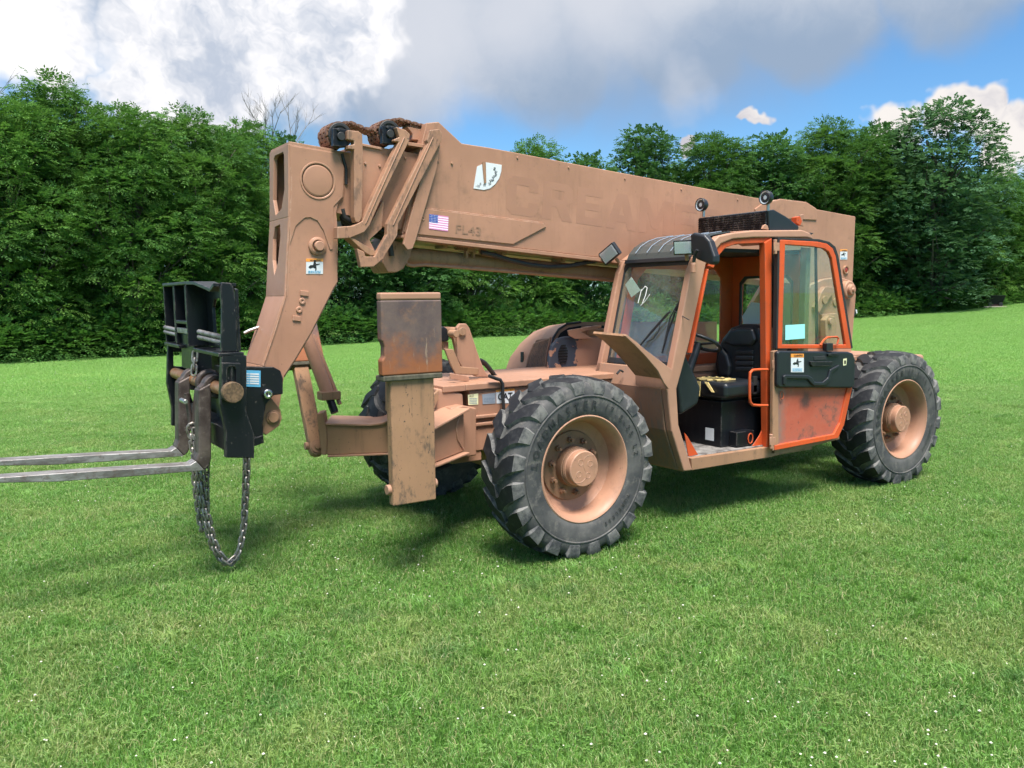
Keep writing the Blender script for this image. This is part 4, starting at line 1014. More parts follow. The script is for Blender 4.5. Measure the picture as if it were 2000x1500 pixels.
# flag decal
def fl(u, v): # bilinear over the decal
    a = Vector((838.5, 418)).lerp(Vector((876, 423)), u); b = Vector((838, 447)).lerp(Vector((875, 452)), u); return tuple(a.lerp(b, v))
for nm, mt, sel in (('flag_stripes', 'flag_red', 0), ('flag_field', 'flag_white', 1)):
    mb = MB()
    for i in range(13):
        if i % 2 == sel: sideprism(mb, [fl(0, i / 13), fl(1, i / 13), fl(1, (i + 1) / 13), fl(0, (i + 1) / 13)], YB + .0165, YB + .0142)
    mb.build(nm, mt, part_boom)
mb = MB(); sideprism(mb, [fl(0, 0), fl(.46, 0), fl(.46, .54), fl(0, .54)], YB + .0172, YB + .0143); mb.build('flag_canton', 'flag_blue', part_boom)
mb = MB()
for i in range(5):
    for j in range(6):
        p = px(*fl(.04 + j * .075, .06 + i * .105), Y=YB + .0174); mb.prism([p + Vector((.003 * math.cos(k * 1.2566 + 1.57) * (1), 0, .003 * math.sin(k * 1.2566 + 1.57))) for k in range(5)], (0, .0006, 0))
mb.build('flag_stars', 'white_decal', part_boom)

# ---- chain wheels and leaf chain on top of the boom
def sheave(u, v, run, lab):
    c = px(u, v, Y=.02); r = .085
    S = part('chain_wheel', 'black_rubber', bevel=.004, fn=lambda mb: mb.lathe([(.02, -.17), (.088, -.17), (.092, -.15), (.084, -.14), (.084, .03), (.092, .04), (.090, .052), (.066, .052), (.060, .045), (.02, .045)], c, 36), label=lab)
    pth = [Vector((c.x + r * math.cos(a) * 1.10, 0, c.z + r * math.sin(a) * 1.10)) for a in [R(-75 + i * 13.5) for i in range(13)]]
    pts = pth + [Vector((q.x, 0, q.z)) for q in (px(a, b, Y=.02) for a, b in run)]
    # even links along the path
    ln = .030; out_ = [pts[0]]; k = 0; cur = pts[0]
    for q in pts[1:]:
        while (q - cur).length > ln: cur = cur + (q - cur).normalized() * ln; out_.append(cur)
    mb = MB()
    for i in range(len(out_) - 1):
        a, b = out_[i], out_[i + 1]; d = (b - a).normalized(); n_ = Vector((-d.z, 0, d.x)) * .0112
        for j in range(5):
            if (i + j) % 2: continue
            y0 = c.y + .03 - j * .036; e = d * .012
            mb.prism([a - e + n_ * .6 + Vector((0, y0, 0)), a + n_ + Vector((0, y0, 0)), b + n_ + Vector((0, y0, 0)), b + e + n_ * .6 + Vector((0, y0, 0)), b + e - n_ * .6 + Vector((0, y0, 0)), b - n_ + Vector((0, y0, 0)), a - n_ + Vector((0, y0, 0)), a - e - n_ * .6 + Vector((0, y0, 0))], (0, -.033, 0))
        mb.cyl((a.x, c.y + .034, a.z), (a.x, c.y - .15, a.z), .006, 6)
    o = mb.build('leaf_chain', 'rusty_chain', S); o['kind'] = 'stuff'
    return S
S1 = sheave(660, 266, ((690, 240), (712, 252), (735, 256)), 'front chain wheel on top of the boom')
S2 = sheave(756, 261, ((782, 233), (800, 240), (826, 247)), 'rear chain wheel on top of the boom')
for S, (u, v) in ((S1, (665, 267)), (S2, (761, 262))):
    part('axle_block', 'black_paint', S, .004, fn=sp([(u - 14, v - 17), (u + 15, v - 14), (u + 15, v + 20), (u - 14, v + 18)], .135, .09))
    part('axle_cap', 'black_rubber', S, .003, fn=lambda mb: disc(mb, u, v, .134, .030, .022, 14))
    part('axle_bolt', 'black_rubber', S, .002, fn=lambda mb: disc(mb, u - 5, v - 13, .134, .011, .014, 6))
part('chain_anchor', 'tan_paint', fn=sp([(795, 247), (822, 252), (826, 258), (824, 275), (806, 272), (806, 262)], .04, -.12), bevel=.004)
part('chain_anchor', 'rusty_chain', fn=sp([(800, 238), (826, 242), (828, 252), (800, 249)], .03, -.10), bevel=.003)

# ---- hose guides: bent flat bars that wrap the boom
G1 = part('hose_guide', 'greasy_tan', bevel=.005, fn=sp([(679, 254), (700, 256), (708, 262), (709, 300), (707, 424), (702, 434), (695, 434), (692, 424), (692, 292), (680, 291), (680, 284), (692, 282), (692, 275), (679, 272)], .175, .10), label='front hose guide, straight')
G2 = part('hose_guide', 'greasy_tan', bevel=.005, fn=sp([(774, 248), (793, 254), (801, 262), (799, 276), (748, 381), (722, 440), (712, 453), (684, 465), (659, 466), (659, 443), (690, 441), (708, 432), (731, 381), (779, 277), (770, 276), (770, 272), (780, 268)], .185, .11), label='slanting hose guide behind the front one')
part('guide_gusset', 'greasy_tan', G2, .003, fn=sp([(748, 391), (750, 395), (746, 446), (722, 468), (734, 494), (729, 499), (684, 466), (722, 440)], .13, .10))
part('guide_gusset', 'tan_paint_worn', G2, .003, fn=sp([(682, 464), (688, 464), (735, 492), (733, 499), (724, 499), (713, 493)], .175, .06))
G3 = part('hose_guide', 'greasy_tan', bevel=.005, fn=sp([(840, 254), (858, 252), (864, 260), (862, 276), (778, 437), (776, 460), (748, 506), (730, 521), (705, 522), (697, 485), (712, 492), (714, 501), (732, 501), (756, 458), (757, 437), (800, 350), (836, 280), (834, 274)], .20, .145), label='rear slanting hose guide with a hooked foot')
part('hose_guide', 'tan_paint', bevel=.005, fn=sp([(860, 282), (853, 330), (812, 470), (806, 486), (796, 488), (788, 477), (797, 440), (836, 300), (845, 288)], .165, .135), label='rear hose guide strut')
for (u0, v0, u1, v1, w) in ((772, 390, 792, 350, 0),):
    part('guide_edge', 'tan_paint_bright', G3, .001, fn=lambda mb: mb.tube([px(u, v, Y=.203) for u, v in ((846, 268), (768, 440))], .005, 6))
part('guide_edge', 'tan_paint_bright', G2, .001, fn=lambda mb: mb.tube([px(u, v, Y=.188) for u, v in ((790, 268), (740, 378), (714, 437))], .005, 6))
part('hose_bundle', 'black_rubber', bevel=0, fn=lambda mb: [mb.tube([px(u, v + 7 * k, Y=.03 - .05 * k) for u, v in ((668, 408), (672, 424), (690, 436), (720, 440), (750, 452), (762, 478), (765, 500))], .022, 10) for k in range(3)])
# extension cylinder below the boom
CY = part('boom_cylinder', 'tan_paint_worn', bevel=.004, fn=lambda mb: mb.cyl(px(785, 499, Y=-.10), px(1230, 540, Y=-.10), .068, 26))
part('cylinder_mount', 'greasy_tan', CY, .008, fn=sp([(757, 466), (806, 478), (803, 500), (788, 525), (775, 532), (758, 532), (746, 512)], .02, -.26))
part('cylinder_rail', 'tan_paint', CY, .003, fn=lambda mb: mb.tube([px(u, v, Y=-.02) for u, v in ((790, 508), (796, 517), (806, 519), (830, 517), (1000, 530), (1200, 547))], .014, 10))
part('cylinder_clamp', 'tan_paint_worn', CY, .003, fn=sp([(912, 479), (930, 481), (928, 503), (924, 503), (924, 492), (916, 491), (914, 504), (909, 503)], -.005, -.05))
part('valve', 'tan_paint_worn', CY, .003, fn=sp([(938, 484), (948, 485), (950, 493), (966, 498), (965, 503), (944, 499)], .0, -.05))
part('spring', 'rusty_chain', CY, 0, fn=lambda mb: mb.tube([px(888 + i * .55, 482 + i * .06, Y=.0) + Vector((0, .022 * math.cos(i * 1.05), .022 * math.sin(i * 1.05))) for i in range(44)], .005, 6))
part('hydraulic_hose', 'black_rubber', fn=lambda mb: mb.tube([px(u, v, Y=.06) for u, v in ((940, 492), (965, 498), (1000, 509), (1035, 517), (1070, 521), (1105, 520), (1140, 514), (1180, 506))], .019, 12), bevel=0, label='black hydraulic hose sagging under the boom')
part('hydraulic_hose', 'black_rubber', fn=lambda mb: mb.tube([px(u, v, Y=-.30) for u, v in ((870, 480), (900, 488), (960, 494), (1060, 503), (1190, 515))], .016, 10), bevel=0)

# ---- boom head (gooseneck)
HY0, HY1 = .065, -.365
edge = [(565, 281), (568, 369), (565, 424), (560, 500), (557, 579), (535, 651), (513, 715), (480, 792)]
plate = [(652, 296), (664, 306), (673, 328), (671, 385), (660, 398), (657, 415), (659, 440), (659, 551), (652, 562), (607, 651), (577, 701), (555, 735), (545, 800), (505, 835)]
HD = part('boom_head', 'tan_paint', bevel=.004, fn=sp(edge[:1] + plate + edge[:0:-1], HY0, HY0 - .028))
part('head_side', 'tan_paint', HD, .004, fn=lambda mb: mb.prism(shifted(edge[:1] + plate + edge[:0:-1], HY0, HY1 + .028), (0, -.028, 0)))
part('head_cheek', 'tan_paint', HD, .003, fn=sp([(567, 284), (651, 298), (663, 308), (671.5, 328), (669.5, 384), (652, 403), (650, 487), (645, 488), (632, 450), (620, 431), (606, 424.5), (595, 425.5), (578, 441), (566, 478), (566, 424), (569, 369)], HY0 + .007, HY0 - .001))
ex = [px(u, v, Y=HY0) for u, v in edge]
def front_plate(i0, i1, hole):
    def f(mb):
        a, b = ex[i0], ex[i1]; n_ = Vector((b.z - a.z, 0, -(b.x - a.x))).normalized()
        if n_.x < 0: n_ = -n_
        P = lambda t, s: Vector((a.x + (b.x - a.x) * s, HY0 + .001 + (HY1 - HY0 - .002) * t, a.z + (b.z - a.z) * s)) + n_ * .008
        mb.prism([P(0, 0), P(0, 1), P(1, 1), P(1, 0)], n_ * -.03, [[P(t, s) for t, s in hole]] if hole else ())
    return f
H1 = [(.76, .12), (.70, .08), (.28, .08), (.22, .13), (.20, .60), (.36, .86), (.66, .93), (.80, .70)]
H2 = [(.70, .09), (.42, .07), (.36, .22), (.42, .55), (.58, .72), (.72, .52), (.76, .24)]
H3 = None
k2 = lambda i: ex[i]
part('front_plate', 'tan_paint_bright', HD, .004, fn=front_plate(0, 2, H1)); part('front_plate', 'tan_paint_bright', HD, .004, fn=front_plate(2, 4, H2))
part('front_plate', 'tan_paint_bright', HD, .004, fn=front_plate(4, 6, None)); part('front_plate', 'tan_paint_bright', HD, .004, fn=front_plate(6, 7, [(.25, .06), (.14, .2), (.14, .85), (.5, .85), (.5, .2)]))
def f_strip(pp, Y0, Y1, t):
    def f(mb):
        L = [px(u, v, Y=HY0) for u, v in pp]
        for a, b in zip(L, L[1:]):
            n_ = Vector((b.z - a.z, 0, -(b.x - a.x))).normalized() * t
            mb.prism([Vector((a.x, Y0, a.z)), Vector((b.x, Y0, b.z)), Vector((b.x, Y0, b.z)) + n_, Vector((a.x, Y0, a.z)) + n_], (0, Y1 - Y0, 0))
    return f
part('top_plate', 'tan_paint', HD, .003, fn=f_strip([(565, 281.5), (652, 296.5)], HY0 - .001, HY1 + .001, .02))
part('rear_plate', 'tan_paint', HD, .003, fn=f_strip([(658, 442), (658, 551), (651, 562), (606, 651), (576, 701), (554, 735)], HY0 - .03, HY1 + .03, .02))
part('round_relief', 'tan_paint', HD, 0, fn=lambda mb: mb.lathe([(.135, -.001), (.132, .005), (.124, .005), (.118, 0), (.113, .0), (.106, .005), (.100, .006), (0, .006)], px(621, 353, Y=HY0 + .007), 56))
part('pin_boss', 'tan_paint', HD, .003, fn=lambda mb: mb.lathe([(.068, -.002), (.066, .012), (.056, .016), (.050, .02), (.044, .02), (.044, .004), (0, .004)], px(620, 481, Y=HY0 + .004), 36))
part('pivot_pin', 'tan_paint_bright', HD, .006, fn=lambda mb: disc(mb, 620, 481, HY0 - .01, .037, .055, 28))
for u, v, kk in ((595, 573, 0), (590, 588, 1), (584, 605, 1), (580, 622, 0)):
    part('grease_fitting', 'tan_paint', HD, .003, fn=(lambda mb: mb.lathe([(.024, -.002), (.023, .010), (.008, .010), (.007, .004), (0, .004)], px(u, v, Y=HY0), 20)) if kk else sp([(u - 8, v - 6), (u + 8, v - 4), (u + 8, v + 6), (u - 8, v + 4)], HY0 + .01, HY0 - .001))
def warning(parent, u0, v0, u1, v1, Y, skew=0.):
    decal('warning_label', [(u0, v0), (u1, v0 + skew), (u1, v1 + skew), (u0, v1)], Y, 'white_decal', parent)
    hb = (v1 - v0) * .2
    decal('warning_band', [(u0, v0), (u1, v0 + skew), (u1, v0 + skew + hb), (u0, v0 + hb)], Y, 'orange_decal', parent, .0042)
    a, b = px(u0, v0, Y=Y), px(u1, v1, Y=Y); wm = abs(a.x - b.x); hm = abs(a.z - b.z)
    text('warning_text', 'WARNING', px(u0 + (u1 - u0) * .22, v0 + hb * .88, Y=Y + .0048), (-1, 0, 0), (0, 0, 1), hm * .115, 'print_black', parent, .0005, .02, width=wm * .66)
    mb = MB(); cx, cy = (u0 + u1) / 2, v0 + (v1 - v0) * .52; s = (u1 - u0) / 33
    for q in ([(-1.5, -9), (2, -9), (3, -5), (10, -6), (10, -4), (3, -2), (4, 4), (3, 9), (1, 9), (1.5, 4), (-3, 2), (-9, 4), (-12, 1), (-8, -3), (-3, -3)],):
        sideprism(mb, [(cx + a_ * s, cy + b_ * s) for a_, b_ in q], Y + .0042, Y + .0028)
    p = px(cx + .5 * s, cy - 10.5 * s, Y=Y + .0028); mb.cyl(p, p + Vector((0, .0014, 0)), .009 * s, 12)
    mb.build('warning_pictogram', 'print_black', parent)
    line_print('label_print', u0 + (u1 - u0) * .12, v1 - (v1 - v0) * .22, u1 - (u1 - u0) * .12, v1 - (v1 - v0) * .04, Y, 'blue_decal', parent, 3)
warning(HD, 598, 505, 631, 535, HY0, 0)
text('chalk_mark', '3', px(566, 527, Y=HY0), (-1, 0, 0), (0, 0, 1), .055, 'tan_paint_bright', HD, .0006, .0)
text('chalk_mark', 'A', px(578, 527, Y=HY0), (-1, 0, 0), (0, 0, 1), .018, 'tan_paint_bright', HD, .0006, .0)
part('head_hook', 'bright_steel', HD, .002, fn=lambda mb: mb.tube([px(u, v, Y=-.30) for u, v in ((476, 651), (486, 646), (500, 641), (512, 637))], .012, 8))

# ---- carriage, forks
BAR = px(450, 765, Y=.70); BX, BZ = BAR.x, BAR.z; CN, CFAR = .70, -.945
sidepl = [(433, 691), (482, 694), (482, 786), (480, 800), (497, 850), (497, 895), (441, 894), (441, 846), (430, 790)]
CR = part('fork_carriage', 'black_paint', bevel=.006, fn=sp(sidepl, CN, CN - .05))
part('far_side_plate', 'black_paint', CR, .006, fn=lambda mb: mb.prism(shifted(sidepl, CN, CFAR), (0, .05, 0), [shifted([(446, 712), (468, 714), (468, 750), (446, 748)], CN, CFAR)]))
part('slot_frame', 'black_paint', CR, .005, fn=sp([(433, 708), (470, 709), (470, 783), (434, 782)], CN + .022, CN, holes=[[(444, 722), (448, 716), (458, 716), (461, 722), (461, 752), (444, 751)]]))
part('slot_bar', 'black_paint', CR, .002, fn=sp([(451, 716), (455, 716), (455, 752), (451, 752)], CN + .012, CN + .001))
part('fork_bar', 'rusty_rod', fn=lambda mb: mb.cyl((BX, CN + .05, BZ), (BX, CFAR - .03, BZ), .042, 26), bevel=.004)
part('bar_end', 'rusty_bar_end', CR, .005, fn=lambda mb: mb.cyl((BX, CN + .02, BZ), (BX, CN + .07, BZ), .066, 28))
def bpart(name, lo, hi, mat='black_paint', b=.005): return part(name, mat, CR, b, fn=lambda mb: mb.box(lo, hi))
zb = px(441, 894, Y=CN).z; zt = px(433, 691, Y=CN).z
bpart('lower_crossbar', (BX - .12, CFAR + .05, zb + .02), (BX + .02, CN - .05, zb + .17))
bpart('back_panel', (BX - .19, CFAR + .06, zb + .12), (BX - .165, -.0, zt - .05)); bpart('back_panel', (BX - .10, .02, zb + .12), (BX - .075, CN - .052, zt - .12))
bpart('top_shelf', (BX - .095, .02, zt - .02), (BX + .06, CN - .0, zt + .005)); bpart('top_shelf', (BX - .095, CFAR, zt - .02), (BX + .06, -.42, zt + .005))
# load guard: upright fins with a top rail
zg = px(436, 546, Y=CN).z
fin = lambda y, t, d0, d1, z0, z1, nm='guard_fin': bpart(nm, (BX + d0, y - t / 2, z0), (BX + d1, y + t / 2, z1), b=.004)
for y, dd in ((CFAR + .02, .05), (-.73, .02), (-.55, .05), (-.34, .02), (-.13, .06)): fin(y, .02, -.10, dd, zt + .008, zg - .02)
bpart('guard_back', (BX - .122, CFAR + .01, zt + .008), (BX - .102, -.12, zg - .02)); bpart('guard_top_rail', (BX - .10, CFAR + .01, zg - .018), (BX + .055, -.12, zg + .004))
bpart('guard_cross_bar', (BX - .10, -.54, zt + .16), (BX + .05, -.14, zt + .185)); bpart('guard_cross_bar', (BX - .10, -.54, zt + .09), (BX + .045, -.14, zt + .13), 'worn_steel')
bpart('guard_box', (BX - .10, -.54, zt - .17), (BX + .02, -.14, zt + .085))
def f_arch(mb):
    zs = [zt + .008, zt + .10, zt + .25, zt + .36, zg - .02]; xs = [-.0, -.015, -.02, .0, .02]
    mb.prism([Vector((BX + .035, CN - .04, zt + .007)), Vector((BX - .065, CN - .04, zt + .007)), Vector((BX - .072, CN - .04, zt + .25)), Vector((BX - .060, CN - .04, zg - .05)), Vector((BX - .045, CN - .04, zg - .02)), Vector((BX + .012, CN - .04, zg - .015)), Vector((BX + .022, CN - .04, zg - .05)), Vector((BX + .018, CN - .04, zt + .28))], (0, -.03, 0))
part('guard_end_plate', 'black_paint', CR, .006, fn=f_arch)
def f_arch2(mb):
    y0, y1 = -.12, CN - .072
    yz = [(y0, zt + .007), (y0, zg + .002), (y1 - .2, zg - .03), (y1, zg - .06), (y1, zt + .007)]
    hole = [(y0 + .18, zt + .03), (y0 + .16, zt + .28), (y0 + .22, zg - .12), (y1 - .2, zg - .11), (y1 - .05, zg - .16), (y1 - .03, zt + .25), (y1 - .06, zt + .03)]
    mb.prism([Vector((BX - .075, y, z)) for y, z in yz], (-.022, 0, 0), [[Vector((BX - .075, y, z)) for y, z in hole]])
part('guard_back', 'black_paint', CR, .004, fn=f_arch2)
def f_curl(mb):
    a = [(-.12, zg + .004), (.10, zg - .0), (.36, zg - .03), (.52, zg - .05), (CN - .072, zg - .02)]
    mb.prism([Vector((BX + .055, y, z)) for y, z in a] + [Vector((BX + .055, y, z - .022)) for y, z in reversed(a)], (-.14, 0, 0))
part('guard_top_rail', 'black_paint', CR, .003, fn=f_curl)
for y0 in (-.80, .30):
    for k in (0, 1): part('tie_rod', 'worn_steel', CR, 0, fn=lambda mb: mb.tube([(BX + .05, y0 - .13, zt + .085 + .035 * k), (BX - .02, y0 + .1, zt + .06 + .035 * k), (BX - .09, y0 + .16, zt + .05 + .035 * k)], .017, 10))
# quick coupler between carriage and boom head
QC = part('coupler_plate', 'black_paint', bevel=.006, fn=sp([(478, 716), (535, 717), (548, 724), (553, 738), (553, 770), (535, 772), (520, 790), (513, 830), (516, 866), (480, 868)], .22, .17), label='black coupler plate with a blue data label')
part('coupler_plate_far', 'black_paint', QC, .006, fn=lambda mb: mb.prism(shifted([(478, 716), (535, 717), (548, 724), (553, 738), (553, 770), (535, 772), (520, 790), (513, 830), (516, 866), (480, 868)], .22, -.48), (0, .05, 0)))
part('coupler_foot', 'black_paint', QC, .006, fn=sp([(488, 858), (514, 850), (513, 866), (498, 872)], .23, -.5))
part('coupler_pin', 'chrome', QC, .004, fn=lambda mb: mb.lathe([(.034, -.02), (.034, .03), (.028, .036), (.014, .036), (.012, .028), (0, .028)], px(521, 769, Y=.22), 28))
part('coupler_core', 'black_rubber', QC, .002, fn=lambda mb: disc(mb, 521, 769, .248, .011, .006, 10))
part('tilt_link', 'tan_paint_worn', bevel=.005, fn=sp([(512, 790), (530, 777), (548, 800), (551, 818), (545, 832), (520, 850), (513, 845)], .15, -.42))
part('link_pin', 'tan_paint_worn', bevel=.004, fn=lambda mb: mb.lathe([(.05, -.005), (.05, .012), (.038, .012), (.038, .022), (0, .022)], px(533, 815, Y=.15), 24))
decal('data_label', [(480, 723), (509, 724), (509, 756), (480, 755)], .22, 'blue_decal', QC)
for i in range(5): decal('label_field', [(488, 729 + i * 4.6), (506, 729.6 + i * 4.6), (506, 732.4 + i * 4.6), (488, 731.8 + i * 4.6)], .22, 'white_decal', QC, .0045)
line_print('label_print', 481, 728, 487, 751, .22, 'white_decal', QC, 5)
# forks
FX = BX + .12
fy_near = px(388, 800, X=FX).y; fy_far = px(349, 790, X=FX).y
forkpoly = [(388, 762), (413, 748), (413, 895), (409, 910), (400, 919), (240, 932), (112, 941), (-30, 944), (-55, 941), (-55, 938), (0, 933), (110, 925), (372, 908), (383, 901), (388, 886)]
for Yf, lab in ((fy_near, 'nearer fork with worn grey blade'), (fy_far, 'farther fork with worn grey blade')):
    pts = shifted(forkpoly, fy_near, Yf)
    F = part('fork', 'worn_steel', bevel=.010, seg=3, fn=lambda mb: mb.prism(pts[6:14] + pts[4:6], (0, -.13, 0)), label=lab)
    part('shank', 'fork_shank_steel', F, .010, 3, fn=lambda mb: mb.prism([pts[14], pts[0], pts[1], pts[2], pts[3], pts[4] + Vector((0, 0, .001)), pts[13]], (0, -.13, 0)))
    zt_ = pts[0].z; 
    part('fork_eye', 'fork_shank_steel', F, .006, fn=lambda mb: (mb.lathe([(.046, 0), (.078, 0), (.078, .11), (.046, .11), (.046, 0)], (BX, Yf - .12, BZ), 28),
         mb.prism([Vector((BX - .03, Yf - .02, BZ - .05)), Vector((BX + .05, Yf - .02, BZ - .06)), Vector((pts[0].x - .01, Yf - .02, BZ - .10)), Vector((pts[0].x - .01, Yf - .02, BZ + .0)), Vector((BX + .02, Yf - .02, BZ + .07))], (0, -.09, 0))))

# ---- lifting chain hung over the fork bar: every link is a piece
def chain_link():
    mb = MB(); a, b, r = .0165, .0115, .0052; pth = []
    for i in range(16):
        t = 2 * math.pi * i / 16; x, y = math.cos(t) * b, math.sin(t) * b; pth.append((x, 0, y + (a if y >= 0 else -a)))
    mb.tube(pth, r, 6, closed=True); o = mb.build('chain_link', 'chain_steel', None); return o
LK = chain_link(); lk_used = [False]
CHN = empty('lifting_chain', (BX - .02, .10, .1)); tag(CHN, 'rusty steel chain hanging from the fork carriage almost to the grass', 'chain')
def hang(pts):
    pts = [Vector(p) for p in pts]; fine = []
    for i in range(len(pts) - 1):
        p0, p1, p2, p3 = pts[max(i - 1, 0)], pts[i], pts[i + 1], pts[min(i + 2, len(pts) - 1)]
        for k in range(12):
            t = k / 12; fine.append(.5 * ((2 * p1) + (p2 - p0) * t + (2 * p0 - 5 * p1 + 4 * p2 - p3) * t * t + (3 * p1 - p0 - 3 * p2 + p3) * t ** 3))
    fine.append(pts[-1]); pitch = .047; cur = fine[0]; i = 0; n_ = 0; acc = 0
    marks = [fine[0]]; 
    for q in fine[1:]:
        while (q - cur).length >= pitch: cur = cur + (q - cur).normalized() * pitch; marks.append(cur)
    for k in range(len(marks) - 1):
        a, b = marks[k], marks[k + 1]; d = (b - a).normalized(); x = Vector((0, 1, 0)).cross(d).normalized() if abs(d.y) < .95 else Vector((1, 0, 0)); y = d.cross(x)
        tw = .5 + (math.pi / 2 if k % 2 else 0) + rng.uniform(-.2, .2); xx = x * math.cos(tw) + y * math.sin(tw); yy = d.cross(xx)
        o = LK if not lk_used[0] else LK.copy()
        if lk_used[0]: COL.objects.link(o)
        lk_used[0] = True
        o.parent = CHN; o.matrix_parent_inverse = Matrix.Translation(-CHN.location)
        o.matrix_basis = Matrix.Translation((a + b) / 2) @ Matrix((xx, yy, d)).transposed().to_4x4() @ Matrix.Diagonal((1.5, 1.5, 1.42, 1))
cy = .16
cpt = lambda L, Y: [px(u, v, Y=Y) for u, v in L]
hang(cpt([(384, 905), (390, 960), (401, 1015), (415, 1065), (432, 1094), (448, 1102), (464, 1085), (473, 1045), (477, 990), (479, 930), (480, 880)], cy))
hang(cpt([(392, 905), (396, 955), (406, 1010), (420, 1062), (436, 1090), (450, 1098), (466, 1078), (476, 1040), (480, 990), (483, 930), (484, 880)], cy + .025))
hang(cpt([(377, 905), (381, 940), (386, 985), (392, 1025), (397, 1040), (402, 1030), (404, 985), (404, 940), (404, 900)], cy - .05))
hang(cpt([(372, 838), (374, 860), (378, 885), (384, 908)], cy)); hang(cpt([(380, 840), (383, 865), (388, 890), (392, 908)], cy + .03))
hang(cpt([(381, 690), (380, 705), (379, 722), (378, 738)], -.1))
def f_sh(mb):
    mb.tube([(BX + .07 * math.cos(R(a)), cy, BZ + .01 + .075 * math.sin(R(a))) for a in range(-40, 221, 20)], .021, 12)
sh = part('shackle', 'fork_shank_steel', CHN, 0, fn=f_sh)
part('shackle_pin', 'bright_steel', CHN, .003, fn=lambda mb: mb.cyl(px(363, 785, Y=cy + .06), px(363, 785, Y=cy + .06) + Vector((0, -.13, 0)), .016, 14))
part('chain_hook', 'fork_shank_steel', CHN, 0, fn=lambda mb: (mb.tube([px(u, v, Y=cy) for u, v in ((364, 768), (367, 790), (371, 815), (372, 838))], .016, 10), mb.tube([px(u, v, Y=cy) for u, v in ((383, 768), (380, 795), (378, 815), (376, 838))], .014, 10)))
part('master_ring', 'chain_steel', CHN, 0, fn=lambda mb: mb.tube([px(375, 838, Y=cy) + Vector((.03 * math.cos(a * .5236), .01 * math.sin(a * .5), .042 * math.sin(a * .5236))) for a in range(12)], .011, 8, closed=True))

def bead(name, pts, Y, parent, r=.0045):
    part(name, 'tan_paint', parent, 0, fn=lambda mb: mb.tube([px(u, v, Y=Y) for u, v in pts], r, 6))
bead('weld_bead', [(566, 283), (569, 369), (566, 424), (561, 500), (558, 579), (536, 651), (514, 715)], HY0 + .003, HD)
bead('weld_bead', [(820, 405), (940, 420), (1061, 435), (1066, 443), (1002, 477)], YB + .004, part_boom, .004)
bead('weld_bead', [(1478, 424), (1488, 398), (1524, 389), (1574, 395), (1594, 408)], YB + .006, part_boom, .004)
for k in range(3):
    part('hydraulic_tube', 'tan_paint_worn', fn=lambda mb: mb.tube([px(u, v + 3.2 * k, Y=-.02 - .05 * k) for u, v in ((830, 470), (900, 479), (1010, 491), (1190, 511))], .009, 8), bevel=0)
for u, v in ((870, 476), (985, 489), (1100, 503)):
    part('tube_clamp', 'tan_paint_worn', fn=sp([(u - 4, v - 4), (u + 4, v - 3), (u + 4, v + 9), (u - 4, v + 8)], .01, -.14), bevel=.002)
for u, v in ((1010, 300), (1110, 319), (1220, 341), (1330, 362), (1440, 382)):
    part('bolt', 'tan_paint', part_boom, .002, fn=lambda mb: disc(mb, u, v + 8, YB - .002, .009, .010, 8))
for a_, b_, Y_ in (((668, 300), (676, 360), .05), ((672, 392), (690, 440), .02)):
    part('hydraulic_hose', 'black_rubber', fn=lambda mb: mb.tube([px(*a_, Y=Y_), px((a_[0] + b_[0]) / 2 + 4, (a_[1] + b_[1]) / 2, Y=Y_), px(*b_, Y=Y_)], .012, 8), bevel=0)
# ---- engine hood on the far side
hood_px = [(1070, 760), (1072, 725), (1075, 690), (1081, 660), (1092, 643), (1108, 633), (1135, 629), (1400, 628), (1400, 760)]
HN, HF = -.40, -1.12
far_px = [(976, 775), (982, 738), (996, 698), (1016, 671), (1042, 648), (1072, 636), (1108, 631), (1330, 630), (1330, 775)]
hn_, hf_ = side(hood_px, HN - .02), side(far_px, HF)
def f_hood(mb):
    n_ = len(hn_); S = 8; vs = []
    for j in range(S + 1):
        t = j / S
        for a_, b_ in zip(hn_, hf_): vs.append(a_.lerp(b_, t))
    mb.add(vs, [(j * n_ + i, j * n_ + i + 1, (j + 1) * n_ + i + 1, (j + 1) * n_ + i) for j in range(S) for i in range(n_ - 1)], 0, True)
    mb.add([vs[i] for i in range(n_)], [tuple(range(n_))]); mb.add([vs[S * n_ + i] for i in range(n_)], [tuple(range(n_))[::-1]])
HO = part('engine_hood', 'tan_paint_bright', bevel=0, fn=f_hood, label='rounded engine hood on the far side')
part('hood_edge', 'black_rubber', HO, .003, fn=lambda mb: mb.tube([Vector((p.x, HN - .005, p.z)) for p in side(hood_px[:-2], HN)], .012, 8))
part('engine_bay_shade', 'dark_gap', HO, 0, fn=lambda mb: mb.prism([Vector((p.x - .03, HN - .015, p.z - .035)) for p in side([(1070, 760), (1072, 725), (1075, 690), (1081, 660), (1092, 643), (1108, 633), (1135, 629), (1178, 629), (1178, 760)], HN)], (0, .006, 0)))  # flat dark sheet standing for the shade inside the open bay
hp, hq = hn_[:7], hf_[:7]
def on_hood(t, y, off):
    k = t * (len(hp) - 1); i = min(int(k), len(hp) - 2); s_ = (HN - .02 - y) / (HN - .02 - HF)
    P = lambda j: hp[j].lerp(hq[j], s_)
    a, b = P(i), P(i + 1); p = a.lerp(b, k - i); d = (b - a); n_ = Vector((-d.z, 0, d.x)).normalized()
    if n_.x < 0: n_ = -n_
    return Vector((p.x, y, p.z)) + n_ * off
